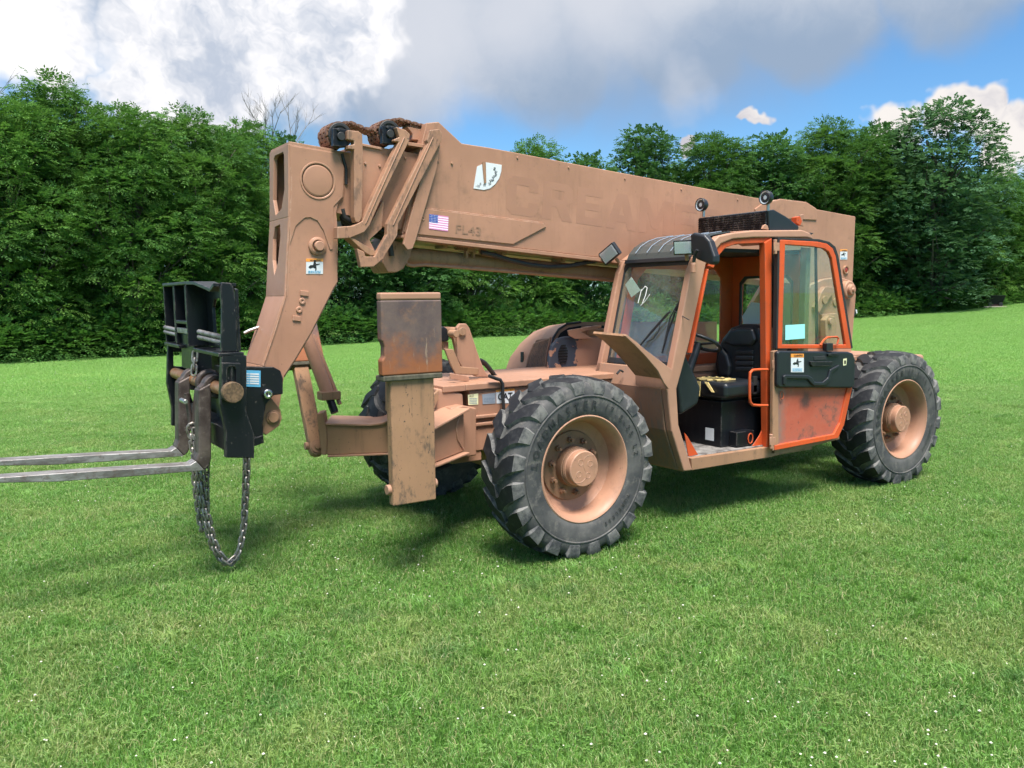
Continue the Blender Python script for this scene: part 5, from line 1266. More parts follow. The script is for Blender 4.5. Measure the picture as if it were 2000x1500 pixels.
def hood_patch(mb, t0, t1, y0, y1, off, nt=10, ny=6, chamfer=.3):
    for i in range(nt):
        for j in range(ny):
            q = []
            for a, b in ((i, j), (i + 1, j), (i + 1, j + 1), (i, j + 1)):
                t = t0 + (t1 - t0) * a / nt; y = y0 + (y1 - y0) * b / ny; q.append(on_hood(t, y, off))
            mb.add(q, [(0, 1, 2, 3)], 0, True)
part('hood_grille', 'mesh_brown', HO, 0, fn=lambda mb: hood_patch(mb, .15, .50, HN - .08, HN - .36, .008))
for i in range(11):
    y = HN - .08 - .28 * (i + .5) / 11; part('grille_bar', 'tan_paint_worn', HO, 0, fn=lambda mb: mb.tube([on_hood(.15 + .35 * k / 6, y, .011) for k in range(7)], .0035, 5))
for y, lo, hi in ((HN - .07, .15, .50), (HN - .37, .15, .46)): part('grille_frame', 'tan_paint_bright', HO, 0, fn=lambda mb: mb.tube([on_hood(lo + (hi - lo) * k / 8, y, .006) for k in range(9)], .010, 8))
part('grille_frame', 'tan_paint_bright', HO, 0, fn=lambda mb: mb.tube([on_hood(.50 - .04 * k / 4, HN - .07 - .30 * k / 4, .006) for k in range(5)], .010, 8))
part('hood_latch', 'black_rubber', HO, .004, fn=lambda mb: mb.box(tuple(on_hood(.26, HN - .50, -.01)), tuple(on_hood(.36, HN - .45, .03))))
part('engine_block', 'tan_paint_worn', HO, .01, fn=lambda mb: (mb.box((-1.75, -.39, 1.44), (-1.18, -.30, 1.60)), mb.box((-1.4, -.39, 1.54), (-1.3, -.28, 1.63))))
part('hood_stay', 'tan_paint', HO, .004, fn=sp([(1110, 645), (1175, 634), (1175, 640), (1135, 648), (1160, 662), (1125, 662), (1112, 655)], -.22, -.24))
SC = part('peeling_side_cover', 'peeling_paint', bevel=.03, seg=4, fn=sp([(1071, 740), (1072, 700), (1078, 675), (1090, 661), (1104, 657), (1190, 655), (1190, 740)], -.28, -.325), label='dark side cover with flaking tan paint')
for i in range(7):
    w = (5, 8, 10, 10, 10, 9, 6)[i]; part('louvre', 'dark_gap', SC, 0, fn=sp([(1101 - w, 674 + i * 5.4), (1101 + w * .8, 673 + i * 5.4), (1101 + w * .8, 675.8 + i * 5.4), (1101 - w, 677 + i * 5.4)], -.276, -.282))
    part('louvre_lip', 'black_plastic', SC, .001, fn=sp([(1101 - w, 677 + i * 5.4), (1101 + w * .8, 675.8 + i * 5.4), (1101 + w * .8, 677.2 + i * 5.4), (1101 - w, 678.6 + i * 5.4)], -.268, -.282))

# ---- cab
YL, YC_ = 1.15, .22
apost = [(1384, 507), (1379, 517), (1346, 672), (1322, 760), (1326, 830), (1353, 919), (1336, 921), (1312, 842), (1303, 762), (1312, 722), (1350, 528), (1361, 500)]
CAB = part('cab', 'tan_paint_bright', bevel=.012, seg=3, fn=sp(apost, YL, YL - .07))
part('far_front_post', 'tan_paint', CAB, .01, fn=lambda mb: mb.prism(shifted(apost, YL, YC_ + .05), (0, -.06, 0)))
rail = [(1361, 500), (1388, 478), (1404, 461), (1430, 455), (1473, 450), (1567, 449), (1583, 455), (1590, 468), (1576, 464), (1473, 464), (1432, 467), (1409, 476), (1396, 492), (1384, 508)]
part('roof_rail', 'tan_paint_bright', CAB, .012, 3, fn=sp(rail, YL, YL - .07)); part('far_roof_rail', 'tan_paint', CAB, .012, fn=lambda mb: mb.prism(shifted(rail, YL, YC_ + .05), (0, -.06, 0)))
# roof skin: dark glazed visor at the front, painted sheet behind
visor = [(1351, 506), (1357, 488), (1368, 473), (1384, 462), (1400, 456), (1432, 451)]
def skin(prof, t, y0, y1):
    def f(mb):
        P = [px(u, v, Y=1.1) for u, v in prof]; Q = []
        for i, p in enumerate(P):
            d = P[min(i + 1, len(P) - 1)] - P[max(i - 1, 0)]; n_ = Vector((-d.z, 0, d.x)).normalized(); n_ = n_ if n_.z > 0 else -n_; Q.append(p - n_ * t)
        mb.prism([Vector((p.x, y0, p.z)) for p in P + Q[::-1]], (0, y1 - y0, 0))
    return f
part('visor', 'roof_glass_tint', CAB, 0, fn=skin(visor, .008, 1.075, .30)); part('visor_band', 'black_plastic', CAB, .003, fn=lambda mb: mb.prism([Vector((p.x + .012, 1.09, p.z)) for p in side([(1351, 508), (1353, 500), (1356, 500), (1354, 509)], 1.1)], (0, -.80, 0)))
for i in range(5):
    y = .40 + i * .145; part('visor_bar', 'print_grey', CAB, 0, fn=lambda mb: mb.tube([Vector((p.x + .012, y, p.z + .004)) for p in side(visor[1:], 1.1)], .0035, 6))
part('roof', 'tan_paint', CAB, .004, fn=skin([(1430, 452), (1473, 449.5), (1567, 449.5), (1588, 462)], .05, 1.085, .29))
part('head_liner', 'dark_gap', CAB, 0, fn=lambda mb: mb.box((-2.7, .30, 2.28), (-1.62, 1.07, 2.31)))
# front: windshield in its rubber, scraped panel below
wl0, wl1 = px(1352, 507, Y=1.08), px(1313, 720, Y=1.08)
def ws(t, y, off=0.):
    p = wl0.lerp(wl1, t); d = wl1 - wl0; n_ = Vector((-d.z, 0, d.x)).normalized(); n_ = n_ if n_.x > 0 else -n_
    return Vector((p.x, y, p.z)) + n_ * off
part('windshield', 'dusty_glass', CAB, 0, fn=lambda mb: mb.prism([ws(.03, 1.06), ws(.97, 1.06), ws(.97, .27), ws(.03, .27)], ws(0, 0, -.006) - ws(0, 0)))
def f_seal(mb):
    o_ = [(.0, 1.085), (1.0, 1.085), (1.0, .245), (.05, .245), (.0, .28)]; i_ = [(.045, 1.045), (.945, 1.045), (.945, .285), (.09, .285), (.045, .32)]
    mb.prism([ws(t, y, .008) for t, y in o_], ws(0, 0, -.016) - ws(0, 0), [[ws(t, y, .008) for t, y in i_]])
part('windshield_seal', 'black_rubber', CAB, .003, fn=f_seal)
def f_front(mb):
    out_ = side([(1312, 722), (1303, 762), (1310, 842), (1335, 920)], YL); inn = [p + Vector((-.03, 0, 0)) for p in out_]
    mb.prism([Vector((p.x, YL - .072, p.z)) for p in out_ + inn[::-1]], (0, -(YL - .072 - YC_), 0))
part('front_panel', 'scraped_tan', CAB, .006, fn=f_front)
part('window_header', 'tan_paint', CAB, .005, fn=lambda mb: mb.prism([ws(-.035, 1.08, .004), ws(.0, 1.08, .004), ws(.0, .245, .004), ws(-.035, .245, .004)], ws(0, 0, -.03) - ws(0, 0)))
fr0 = px(1164, 699, X=ws(1, 0).x)
# floor, sill, lower side
fz = px(1352, 893, Y=1.13).z
part('cab_floor', 'worn_floor_plate', CAB, .004, fn=lambda mb: mb.box((-2.62, .26, fz - .04), (-1.22, 1.10, fz)))
part('sill', 'tan_paint_worn', CAB, .006, fn=sp([(1350, 895), (1502, 873), (1640, 846), (1640, 858), (1506, 893), (1352, 919)], YL, YL - .05))
part('sill_strip', 'bright_steel', CAB, .002, fn=sp([(1366, 893), (1480, 875.5), (1480, 877), (1366, 895)], YL - .05, YL - .075))
part('belly_pan', 'tan_paint_worn', CAB, .004, fn=lambda mb: mb.box((-2.9, .24, fz - .12), (-1.2, 1.09, fz - .06)))
# orange inner frame
OR = part('door_frame', 'orange_paint', CAB, .006, fn=sp([(1384, 520), (1395, 491), (1409, 475), (1432, 467), (1508, 463), (1508, 474), (1438, 477), (1417, 484), (1404, 500), (1394, 524)], YL - .015, YL - .085))
part('rear_post', 'orange_paint', CAB, .006, fn=sp([(1494, 474), (1508, 464), (1507, 885), (1498, 887)], YL - .005, YL - .07))
part('rear_post_trim', 'tan_paint_worn', CAB, .004, fn=sp([(1508, 640), (1514, 640), (1513, 886), (1507, 886)], YL, YL - .05)); part('door_gap', 'dark_gap', CAB, 0, fn=sp([(1509, 464), (1522, 466), (1519, 700), (1509, 700)], YL - .02, YL - .06))
part('post_gusset', 'orange_paint', CAB, .004, fn=sp([(1497, 820), (1497, 876), (1467, 876), (1484, 850)], YL - .06, YL - .07))
part('post_gusset', 'orange_paint', CAB, .004, fn=sp([(1337, 845), (1343, 852), (1364, 888), (1345, 893)], YL - .06, YL - .07))
part('inner_post', 'orange_paint', CAB, .005, fn=lambda mb: mb.prism(shifted([(1348, 690), (1381, 525), (1385, 525), (1352, 690)], YL - .02, YL - .02), (0, -.04, 0)))
XB = -2.66
def rect(y0, y1, z0, z1, c): return [(y0 + c, z0), (y1 - c, z0), (y1, z0 + c), (y1, z1 - c), (y1 - c, z1), (y0 + c, z1), (y0, z1 - c), (y0, z0 + c)]
bw = [px(u, v, X=XB) for u, v in ((1434, 636), (1446, 518))]
def f_back(mb):
    h = rect(.40, 1.0, 1.36, 2.08, .06)
    mb.prism([Vector((XB, y, z)) for y, z in ((.28, fz), (1.08, fz), (1.08, 2.32), (.28, 2.32))], (-.04, 0, 0), [[Vector((XB, y, z)) for y, z in h]])
part('back_wall', 'orange_paint', CAB, .008, fn=f_back); part('back_window', 'cab_glass', CAB, 0, fn=lambda mb: mb.prism([Vector((XB - .02, y, z)) for y, z in rect(.395, 1.005, 1.355, 2.085, .06)], (-.005, 0, 0)))
part('back_window_seal', 'black_rubber', CAB, .002, fn=lambda mb: mb.prism([Vector((XB + .004, y, z)) for y, z in rect(.385, 1.015, 1.345, 2.095, .06)], (-.02, 0, 0), [[Vector((XB + .004, y, z)) for y, z in rect(.41, .99, 1.37, 2.07, .06)]]))
def f_right(mb):
    outer = [(-2.66, fz), (-1.30, fz), (-1.16, 1.30), (-1.38, 2.28), (-2.66, 2.30)]; hole = [(-2.50, 1.36), (-1.27, 1.36), (-1.42, 2.06), (-1.52, 2.16), (-2.42, 2.16), (-2.50, 2.08)]
    flatprism(mb, outer, YC_ + .075, YC_ + .055, [hole])
part('right_wall', 'orange_paint', CAB, .006, fn=f_right); part('right_window', 'cab_glass', CAB, 0, fn=lambda mb: flatprism(mb, [(-2.51, 1.35), (-1.26, 1.35), (-1.41, 2.07), (-1.52, 2.17), (-2.42, 2.17), (-2.51, 2.08)], YC_ + .068, YC_ + .063))
def f_left_rear(mb):
    flatprism(mb, [(-2.70, fz), (-2.25, fz), (-2.25, 1.32), (-2.70, 1.32)], YL - .03, YL - .06)
part('left_rear_panel', 'tan_paint', CAB, .006, fn=f_left_rear); part('left_rear_post', 'tan_paint', CAB, .008, fn=lambda mb: mb.box((-2.72, YL - .07, 1.0), (-2.66, YL - .0, 2.34)))
# seat and controls
xs_ = -2.20
back_ = [px(u, v, X=xs_) for u, v in ((1398, 745), (1393, 712), (1397, 685), (1408, 660), (1424, 640), (1442, 633), (1470, 633), (1484, 640), (1490, 660), (1492, 745))]
part('seat_back', 'seat_vinyl', CAB, .05, 5, fn=lambda mb: mb.prism([Vector((xs_, p.y, p.z)) for p in back_], (-.13, 0, 0)), label='black vinyl seat back')
cb = [px(u, v, X=xs_ + .005) for u, v in ((1410, 735), (1404, 705), (1412, 678), (1424, 692), (1430, 715), (1428, 735))]
part('seat_bolster', 'seat_vinyl', CAB, .025, 4, fn=lambda mb: mb.prism([Vector((xs_ + .045, p.y, p.z)) for p in cb], (-.06, 0, 0)))
cb2 = [px(u, v, X=xs_ + .005) for u, v in ((1413, 668), (1428, 645), (1446, 640), (1472, 641), (1480, 664), (1470, 676), (1432, 676))]
part('head_cushion', 'seat_vinyl', CAB, .025, 4, fn=lambda mb: mb.prism([Vector((xs_ + .035, p.y, p.z)) for p in cb2], (-.05, 0, 0)))
for i in range(4): part('seat_rib', 'seat_vinyl', CAB, .008, 3, fn=lambda mb: mb.prism([px(u, v, X=xs_ + .02) for u, v in ((1436, 684 + i * 11), (1470, 684 + i * 11), (1470, 692 + i * 11), (1436, 692 + i * 11))], (-.03, 0, 0)))
sy0, sy1 = px(1393, 720, X=xs_).y - .02, min(1.06, px(1490, 720, X=xs_).y + .02); sz = px(1440, 742, X=xs_).z
part('seat_cushion', 'seat_vinyl', CAB, .04, 4, fn=lambda mb: mb.box((xs_ - .05, sy0, sz - .12), (xs_ + .46, sy1, sz + .02)), label='torn black seat cushion')
def f_foam(mb):
    c = Vector((xs_ + .30, (sy0 + sy1) / 2 + .02, sz + .024)); pts = []
    for i in range(26):
        a = 2 * math.pi * i / 26; r = (.17 if i % 2 else .125) * (1 + .2 * math.sin(i * 2.3)); pts.append(c + Vector((math.cos(a) * r * .75, math.sin(a) * r, .004 * math.sin(i * 3))))
    h = [c + Vector((math.cos(2 * math.pi * i / 12) * .078, math.sin(2 * math.pi * i / 12) * .115, 0)) for i in range(12)]
    mb.prism(pts, (0, 0, .012), [h])
    for k, (dy, L) in enumerate(((-.02, .13), (.07, .08))):
        p = Vector((xs_ + .455, (sy0 + sy1) / 2 + dy, sz + .015)); mb.prism([p + Vector((0, -.022, 0)), p + Vector((0, .022, 0)), p + Vector((.02, .05 + dy * .9, -L)), p + Vector((.02, .02 + dy * .9, -L))], (.006, 0, 0))
part('exposed_foam', 'foam_yellow', CAB, 0, fn=f_foam, label='yellow foam bursting from the torn seat')
part('seat_base', 'black_paint', CAB, .008, fn=lambda mb: mb.box((-2.45, .42, fz + .003), (xs_ + .42, .98, sz - .15)))
part('seat_suspension', 'black_rubber', CAB, .01, fn=lambda mb: mb.box((-2.42, .45, sz - .15), (xs_ + .38, .95, sz - .115)))
part('base_label', 'white_decal', CAB, 0, fn=lambda mb: mb.prism([Vector((xs_ + .4225, y, z)) for y, z in ((.80, fz + .05), (.90, fz + .05), (.90, fz + .16), (.80, fz + .16))], (.002, 0, 0)))
part('pedal_box', 'black_paint', CAB, .006, fn=lambda mb: mb.box((-2.10, .985, fz + .01), (-1.88, 1.07, fz + .14))); part('pedal_latch', 'orange_paint', CAB, 0, fn=lambda mb: mb.tube([(-2.05 + .03 * math.cos(a * .5236), 1.076, fz + .07 + .045 * math.sin(a * .5236)) for a in range(12)], .006, 6, closed=True))
SWc = px(1366, 668, Y=.72)
def f_sw(mb):
    ax = Vector((-.45, 0, .9)).normalized(); x = Vector((0, 1, 0)); y = ax.cross(x)
    mb.tube([SWc + (x * math.cos(a * .2618) + y * math.sin(a * .2618)) * .19 for a in range(24)], .016, 10, closed=True)
    for a in (0, 2.1, 4.2): mb.tube([SWc - ax * .02, SWc + (x * math.cos(a) + y * math.sin(a)) * .19], .011, 8)
    mb.tube([SWc - ax * .01, SWc - ax * .55], [.03, .045], 12)
part('steering_wheel', 'black_plastic', CAB, 0, fn=f_sw)
part('dash_console', 'black_plastic', CAB, .03, 4, fn=lambda mb: mb.prism(shifted([(1328, 690), (1341, 690), (1356, 722), (1372, 758), (1367, 790), (1332, 812), (1326, 760)], 1.06, 1.05), (0, -.16, 0)), label='dark console beside the front post')
part('dash_top', 'print_grey', CAB, .02, 3, fn=lambda mb: mb.box((-1.38, .32, 1.22), (-1.10, .88, 1.34)))
part('control_lever', 'black_plastic', CAB, 0, fn=lambda mb: mb.tube([(-1.9, .36, 1.0), (-1.86, .38, 1.28), (-1.84, .39, 1.33)], [.014, .012, .022], 8))
part('side_console', 'black_paint', CAB, .02, fn=lambda mb: mb.box((-2.4, .31, fz + .003), (-1.75, .41, 1.05)))
part('document_sheet', 'paper_white', CAB, 0, fn=lambda mb: mb.prism([px(u, v, X=XB + .06) for u, v in ((1450, 618), (1468, 590), (1492, 593), (1490, 632), (1452, 634))], (.004, 0, 0)))
part('grab_handle', 'orange_paint', CAB, 0, fn=lambda mb: mb.tube([px(u, v, Y=YL + .03) for u, v in ((1499, 722), (1480, 722), (1470, 723), (1465, 728), (1464, 740), (1464, 775), (1465, 785), (1470, 791), (1480, 792), (1499, 792))], .0125, 10))
part('seat_belt', 'black_rubber', CAB, .003, fn=lambda mb: mb.prism([px(u, v, Y=1.06) for u, v in ((1472, 735), (1480, 735), (1478, 770), (1472, 770))], (0, -.02, 0)))
for y in (.5, .78): part('windshield_item', 'orange_decal' if y < .6 else 'paper_white', CAB, 0, fn=lambda mb: mb.box((-1.26, y - .08, 1.345), (-1.12, y + .08, 1.355 if y > .6 else 1.44)))
# windshield extras
part('windshield_paper', 'paper_white', CAB, 0, fn=lambda mb: mb.prism([px(u, v, X=ws(.2, 0).x - .012) for u, v in ((1221, 556), (1233, 541), (1251, 567), (1233, 581))], (-.002, 0, 0)))
wpx = lambda u, v, o: (lambda r: CAM + r * ((ws(0, 0, o) - CAM).dot(ws(0, 0, 1) - ws(0, 0)) / r.dot(ws(0, 0, 1) - ws(0, 0))))(ray(u, v))
mb = MB(); mb.tube([wpx(u, v, .002) for u, v in ((1253, 565), (1250, 577), (1246, 592))], .0035, 5); mb.tube([wpx(u, v, .002) for u, v in ((1253, 568), (1260, 559), (1264, 562), (1261, 576), (1254, 594), (1251, 597), (1260, 588), (1269, 575))], .0035, 5); mb.build('chalk_number', 'chalk_white', CAB)
part('wiper_arm', 'black_plastic', CAB, 0, fn=lambda mb: (mb.tube([wpx(u, v, .03) for u, v in ((1249, 676), (1272, 648), (1303, 613), (1309, 609))], .008, 6), mb.tube([wpx(u, v, .045) for u, v in ((1251, 674), (1306, 612))], .006, 6)))
part('wiper_blade', 'black_rubber', CAB, 0, fn=lambda mb: (mb.tube([wpx(u, v, .028) for u, v in ((1293, 690), (1304, 650), (1318, 612), (1333, 578), (1347, 548))], .009, 6), mb.tube([wpx(u, v, .05) for u, v in ((1298, 668), (1309, 620), (1330, 582))], .007, 6)))
part('wiper_cable', 'black_rubber', CAB, 0, fn=lambda mb: mb.tube([wpx(u, v, .02) for u, v in ((1262, 668), (1276, 662), (1286, 648), (1290, 630))], .003, 5))
part('cable_tie', 'black_rubber', CAB, 0, fn=lambda mb: mb.tube([wpx(u, v, .06) for u, v in ((1317, 607), (1330, 616), (1346, 625))], .004, 5))
# fender over the near front wheel
fe_out = [px(u, v, Y=1.22) for u, v in ((1220, 657), (1240, 671), (1262, 692), (1285, 718), (1304, 742))]
def f_fender(mb):
    n_ = len(fe_out); vs = []
    for p in fe_out: vs += [p, Vector((p.x, .84, p.z + .01))]
    up = Vector((-.012, 0, .016)); vs2 = [v + up for v in vs]
    fs = [(2 * i, 2 * i + 1, 2 * i + 3, 2 * i + 2) for i in range(n_ - 1)]; N_ = len(vs)
    mb.add(vs + vs2, fs + [tuple(N_ + k for k in f[::-1]) for f in fs] + [(0, N_, N_ + 1, 1), (2 * n_ - 2, 2 * n_ - 1, N_ + 2 * n_ - 1, N_ + 2 * n_ - 2)] +
           [(2 * i, 2 * i + 2, N_ + 2 * i + 2, N_ + 2 * i) for i in range(n_ - 1)] + [(2 * i + 1, N_ + 2 * i + 1, N_ + 2 * i + 3, 2 * i + 3) for i in range(n_ - 1)])
FE = part('front_fender', 'tan_paint_worn', fn=f_fender, bevel=0, label='flared fender above the near front wheel')
part('fender_flange', 'tan_paint_bright', FE, .004, fn=sp([(1219, 655), (1225, 654), (1262, 684), (1313, 722), (1306, 760), (1297, 748), (1285, 724), (1262, 697), (1240, 674)], 1.235, 1.215))
part('fender_box', 'tan_paint', FE, .004, fn=lambda mb: mb.prism([px(u, v, X=-.93) for u, v in ((1240, 722), (1300, 735), (1303, 760), (1241, 752))], (-.03, 0, 0)))
part('fender_hook', 'black_rubber', FE, 0, fn=lambda mb: mb.tube([px(u, v, Y=.62) for u, v in ((1205, 730), (1211, 723), (1217, 726))], .010, 6))
# roof unit
RU = part('roof_cooler', 'black_plastic', bevel=.01, fn=sp([(1500, 411), (1512, 409), (1535, 422), (1561, 442), (1560, 450), (1503, 456)], 1.08, .262), label='black ventilation unit on the cab roof')
rx = px(1500, 411, Y=1.08).x; rz0, rz1 = px(1503, 455, Y=1.08).z, px(1500, 411, Y=1.08).z
for i in range(9):
    z = rz0 + (rz1 - rz0) * (i + .6) / 9.6; part('cooler_slat', 'black_paint', RU, .001, fn=lambda mb: mb.box((rx + .002, .275, z - .006), (rx + .016, 1.07, z + .004)))
for y in [.28 + k * .0605 for k in range(14)]: part('cooler_rib', 'black_paint', RU, 0, fn=lambda mb: mb.box((rx + .004, y - .003, rz0 + .01), (rx + .014, y + .003, rz1 - .004)))
for u, v, lab in ((1370, 400, 'round work lamp at the left end of the roof unit'), (1496, 386, 'round work lamp at the right end of the roof unit')):
    c = px(u, v, X=rx + .05)
    L_ = part('round_lamp', 'black_plastic', bevel=.003, fn=lambda mb: mb.lathe([(0, -.06), (.035, -.058), (.056, -.03), (.062, .0), (.062, .022), (.055, .024), (.054, .012), (0, .012)], c, 28, axis='X'), label=lab)
    part('lamp_reflector', 'lamp_reflector', L_, 0, fn=lambda mb: mb.lathe([(.054, .018), (.04, .008), (.016, .0125), (0, .0125)], c, 24, axis='X')); part('lamp_lens', 'lamp_glass', L_, 0, fn=lambda mb: mb.lathe([(.054, .020), (.03, .027), (0, .029)], c, 24, axis='X'))
    part('lamp_stem', 'bright_steel', L_, 0, fn=lambda mb: mb.cyl(c + Vector((-.03, 0, -.05)), c + Vector((-.03, 0, -.11)), .014, 10))
part('beacon', 'orange_paint', RU, .004, fn=sp([(1556, 424), (1563, 422), (1567, 432), (1563, 441), (1556, 436)], .9, .84)); part('lifting_eye', 'tan_paint', CAB, .004, fn=sp([(1489, 447), (1492, 440), (1496, 438), (1500, 441), (1502, 449)], 1.12, 1.10))
part('roof_latch', 'tan_paint', RU, .003, fn=sp([(1563, 420), (1570, 418), (1572, 424), (1568, 430), (1570, 442), (1562, 440)], .80, .78))
part('roof_edge', 'black_plastic', RU, .004, fn=sp([(1560, 452), (1590, 455), (1580, 462), (1560, 460)], .9, .3))
# rectangular flood lamps, mirror
def flood(u, v, w, h, X, yaw, tilt, lab, roll=0):
    c = px(u, v, X=X); e = empty('flood_lamp', c, TELE); e['local'] = 1; e['label'] = lab; e.rotation_euler = (roll, tilt, yaw)
    mb = MB(); q = lambda s, x: [(x, -w * s, -h * s), (x, w * s, -h * s), (x, w * s, h * s), (x, -w * s, h * s)]
    mb.add(q(1, .03) + q(1, -.01) + q(.6, -.075), [(0, 4, 5, 1), (1, 5, 6, 2), (2, 6, 7, 3), (3, 7, 4, 0), (4, 8, 9, 5), (5, 9, 10, 6), (6, 10, 11, 7), (7, 11, 8, 4), (11, 10, 9, 8), (0, 1, 2, 3)]); mb.build('lamp_housing', 'black_plastic', e, .006)
    mb = MB(); mb.box((.0305, -w * .84, -h * .8), (.033, w * .84, h * .8)); mb.build('lamp_reflector', 'lamp_reflector', e)
    mb = MB()
    for i in range(9): mb.box((.0332, -w * .82 + i * w * .19, -h * .78), (.0345, -w * .82 + i * w * .19 + .003, h * .78))
    mb.build('lens_rib', 'white_decal', e)
    mb = MB(); mb.box((.0348, -w * .86, -h * .84), (.037, w * .86, h * .84)); mb.build('lamp_lens', 'lamp_glass', e)
    mb = MB(); mb.tube([(-.03, 0, -h), (-.04, 0, -h - .05)], .016, 8); mb.build('lamp_bracket', 'tan_paint_worn', e)
flood(1192, 495, .098, .062, -1.16, .30, .25, 'flood lamp at the far corner of the windshield', .55)
flood(1337, 483, .085, .058, -1.16, .35, .12, 'flood lamp beside the black mirror', .0)
MR = part('mirror', 'black_plastic', bevel=.03, seg=4, fn=lambda mb: mb.prism([px(u, v, X=-1.14) for u, v in ((1347, 458), (1354, 454), (1375, 459), (1385, 470), (1395, 500), (1395, 514), (1388, 518), (1358, 506), (1349, 485))], (-.07, 0, 0)))
part('mirror_arm', 'black_plastic', MR, 0, fn=lambda mb: mb.tube([px(u, v, X=-1.10) for u, v in ((1362, 488), (1357, 497), (1355, 512))], .014, 8)); part('mirror_clamp', 'tan_paint', MR, .004, fn=lambda mb: mb.cyl(px(1354, 515, X=-1.10), px(1354, 533, X=-1.10), .021, 14))

# ---- door, swung right back
YD = 1.225
DR = part('door', 'orange_paint', bevel=.007, seg=3, fn=sp([(1524, 468), (1598, 472), (1616, 476), (1627, 485), (1633, 500), (1663, 681), (1520, 681)], YD, YD - .035, holes=[[(1534, 478), (1592, 482), (1609, 485), (1619, 492), (1625, 505), (1652, 673), (1528, 673)]]), label='orange cab door swung fully open')
part('window_seal', 'black_rubber', DR, .003, fn=sp([(1520, 464), (1600, 467), (1620, 472), (1632, 482), (1638, 500), (1666, 680), (1662, 681), (1633, 500), (1627, 485), (1616, 476), (1598, 472), (1524, 468), (1519, 681), (1516, 681)], YD - .005, YD - .045))
part('door_window', 'tinted_glass', DR, 0, fn=sp([(1532, 476), (1611, 484), (1627, 505), (1654, 675), (1526, 675)], YD - .016, YD - .021))
part('sliding_pane', 'tinted_glass', DR, 0, fn=sp([(1533, 477), (1594, 482), (1597, 674), (1528, 674)], YD - .024, YD - .029)); part('pane_edge', 'black_rubber', DR, .001, fn=sp([(1592, 482), (1596, 482), (1599, 673), (1594, 673)], YD - .022, YD - .032))
part('cyan_notice', 'cyan_paper', DR, 0, fn=sp([(1534, 635), (1572, 633), (1572, 661), (1534, 664)], YD - .0135, YD - .0155))
part('door_skin', 'burnt_orange_panel', DR, .004, fn=sp([(1520, 757), (1663, 757), (1648, 828), (1634, 850), (1513, 875)], YD - .012, YD - .03))
part('door_rim', 'orange_paint', DR, .005, fn=sp([(1656, 757), (1665, 757), (1649, 830), (1637, 856), (1513, 880), (1513, 870), (1629, 848), (1641, 826)], YD + .006, YD - .032)); part('door_stile', 'tan_paint_worn', DR, .005, fn=sp([(1510, 686), (1520, 684), (1521, 878), (1509, 881)], YD, YD - .034))
IP = part('door_trim_panel', 'black_plastic', DR, .018, 4, fn=sp([(1519, 688), (1524, 685), (1658, 687), (1667, 690), (1671, 702), (1670, 752), (1665, 758), (1522, 757), (1519, 752)], YD + .04, YD - .005))
part('trim_ridge', 'black_plastic', DR, .012, 4, fn=sp([(1531, 735), (1535, 732), (1580, 733), (1588, 738), (1592, 746), (1608, 746), (1618, 738), (1622, 722), (1640, 712), (1640, 718), (1627, 727), (1622, 744), (1612, 754), (1590, 754), (1582, 746), (1578, 741), (1538, 740), (1536, 752), (1531, 752)], YD + .055, YD + .035))
part('door_handle', 'black_paint', DR, .004, fn=sp([(1584, 706), (1627, 706), (1627, 710), (1624, 715), (1588, 716), (1584, 712)], YD + .06, YD + .038)); part('door_lever', 'black_paint', DR, .003, fn=sp([(1617, 691), (1634, 690), (1640, 694), (1630, 697), (1618, 696)], YD + .056, YD + .038)); part('handle_recess', 'black_rubber', DR, .004, fn=sp([(1590, 697), (1612, 695), (1614, 703), (1590, 704)], YD + .045, YD + .038))
warning(DR, 1545, 691, 1570, 727, YD + .041, 0); decal('small_label', [(1647, 701), (1654, 700), (1653, 713), (1647, 714)], YD + .040, 'yellow_decal', DR); decal('label_mark', [(1649, 704), (1652.5, 704), (1652, 711), (1649, 711)], YD + .0415, 'print_black', DR)
part('window_latch', 'orange_paint', DR, 0, fn=lambda mb: mb.tube([px(u, v, Y=YD + .03) for u, v in ((1602, 674), (1609, 664), (1616, 659), (1634, 658), (1638, 661), (1635, 673))], .009, 8)); part('latch_block', 'black_plastic', DR, .004, fn=sp([(1615, 671), (1627, 670), (1628, 685), (1615, 686)], YD + .05, YD + .003))
part('door_pull', 'orange_paint', DR, 0, fn=lambda mb: mb.tube([px(1527 + 3.2 * math.cos(a * .5236), 772 + 8 * math.sin(a * .5236), Y=YD + .004) for a in range(12)], .004, 6, closed=True))
for u, v in ((1514, 482), (1511, 712), (1506, 862)):
    part('hinge', 'tan_paint', DR, .003, fn=lambda mb: (mb.cyl(px(u, v - 14, Y=YD - .01), px(u, v + 14, Y=YD - .01), .016, 12), sideprism(mb, [(u - 2, v - 8), (u + 9, v - 8), (u + 9, v + 8), (u - 2, v + 8)], YD + .003, YD - .006)))

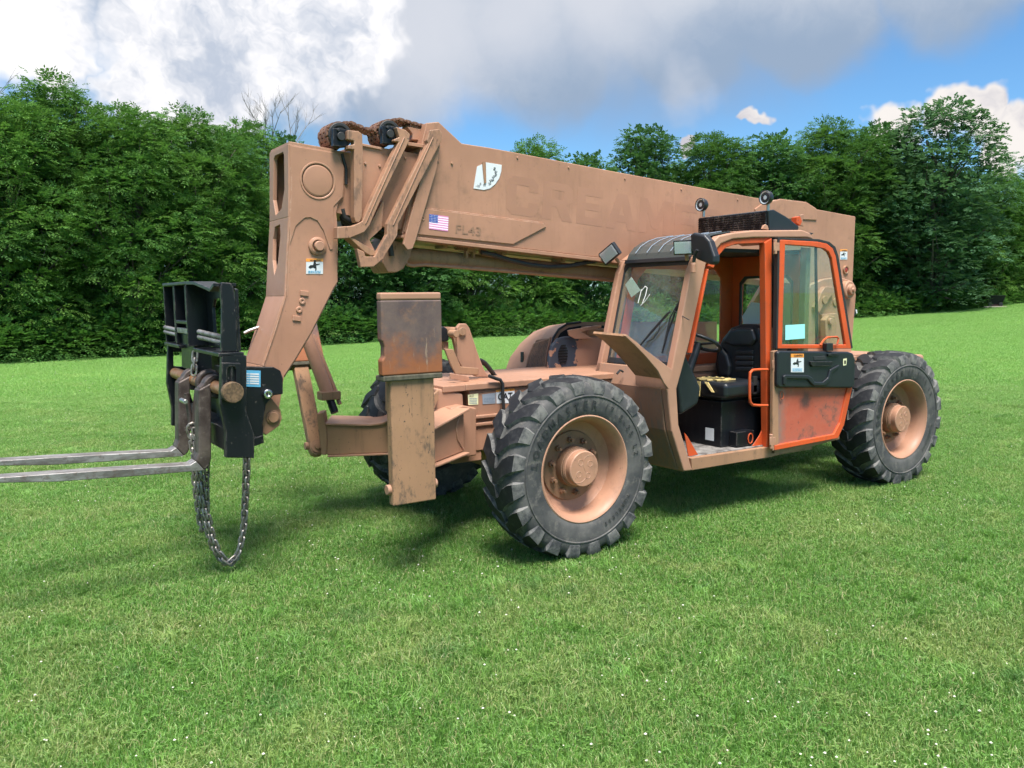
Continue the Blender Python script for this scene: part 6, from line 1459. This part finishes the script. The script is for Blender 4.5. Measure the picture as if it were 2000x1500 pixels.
# ---- rear frame that carries the boom
TW = part('boom_tower', 'tan_paint', bevel=.008, fn=sp([(1560, 600), (1585, 556), (1610, 545), (1640, 541), (1662, 548), (1672, 575), (1662, 700), (1560, 720)], .20, .14), label='rear plate that carries the boom pivot')
part('tower_plate', 'tan_paint', TW, .008, fn=lambda mb: mb.prism(shifted([(1560, 600), (1585, 556), (1610, 545), (1640, 541), (1662, 548), (1672, 575), (1662, 700), (1560, 720)], .20, -.45), (0, -.06, 0)))
part('boom_pivot_pin', 'tan_paint', TW, .01, 3, fn=lambda mb: mb.lathe([(.10, -.05), (.10, .06), (.092, .07), (.06, .07), (.058, .10), (.05, .105), (.02, .105), (.02, .12), (0, .12)], px(1650, 566, Y=.20), 32))
part('tower_lever', 'tan_paint', TW, .006, fn=sp([(1604, 572), (1612, 560), (1626, 560), (1634, 566), (1608, 598), (1600, 612), (1594, 600)], .26, .20)); part('lever_pin', 'tan_paint_worn', TW, .004, fn=lambda mb: disc(mb, 1601, 586, .2, .045, .075, 20)); part('cover_disc', 'tan_paint_worn', TW, .003, fn=lambda mb: disc(mb, 1631, 590, .2, .045, .012, 20))
part('lower_lug', 'tan_paint', TW, .006, fn=sp([(1606, 614), (1634, 612), (1642, 622), (1644, 650), (1640, 672), (1606, 676)], .24, .20)); part('cylinder_eye', 'tan_paint_worn', TW, .008, fn=sp([(1612, 625), (1620, 616), (1631, 618), (1635, 632), (1633, 676), (1614, 676)], .31, .24)); part('lug_pin', 'tan_paint', TW, .004, fn=lambda mb: disc(mb, 1620, 627, .31, .034, .03, 20))
part('tail_lamp', 'red_lens', TW, .004, fn=lambda mb: mb.lathe([(.03, .0), (.03, .012), (0, .014)], px(1651, 527, Y=YB + .002), 22)); part('tail_lamp_ring', 'tan_paint_worn', TW, .002, fn=lambda mb: mb.lathe([(.032, .0), (.034, .018), (.046, .018), (.048, .0)], px(1651, 527, Y=YB + .001), 24))
warning(part_boom, 1641, 487, 1655, 507, YB, 0)
part('rear_lamp', 'black_plastic', TW, .006, fn=sp([(1664, 602), (1671, 602), (1673, 612), (1668, 620), (1664, 618)], .10, .0)); part('rear_lamp_glass', 'lamp_reflector', TW, .002, fn=sp([(1668, 604), (1674, 605), (1675, 612), (1669, 613)], .06, .02))
for y0, y1 in ((.48, .98), (-.98, -.48)): part('rear_deck', 'tan_paint', bevel=.008, fn=lambda mb: mb.box((-3.72, y0, 1.25), (-3.1, y1, 1.30)))
part('counterweight', 'tan_paint', bevel=.03, fn=lambda mb: mb.box((-5.15, -.85, .60), (-4.9, .85, 1.24)))
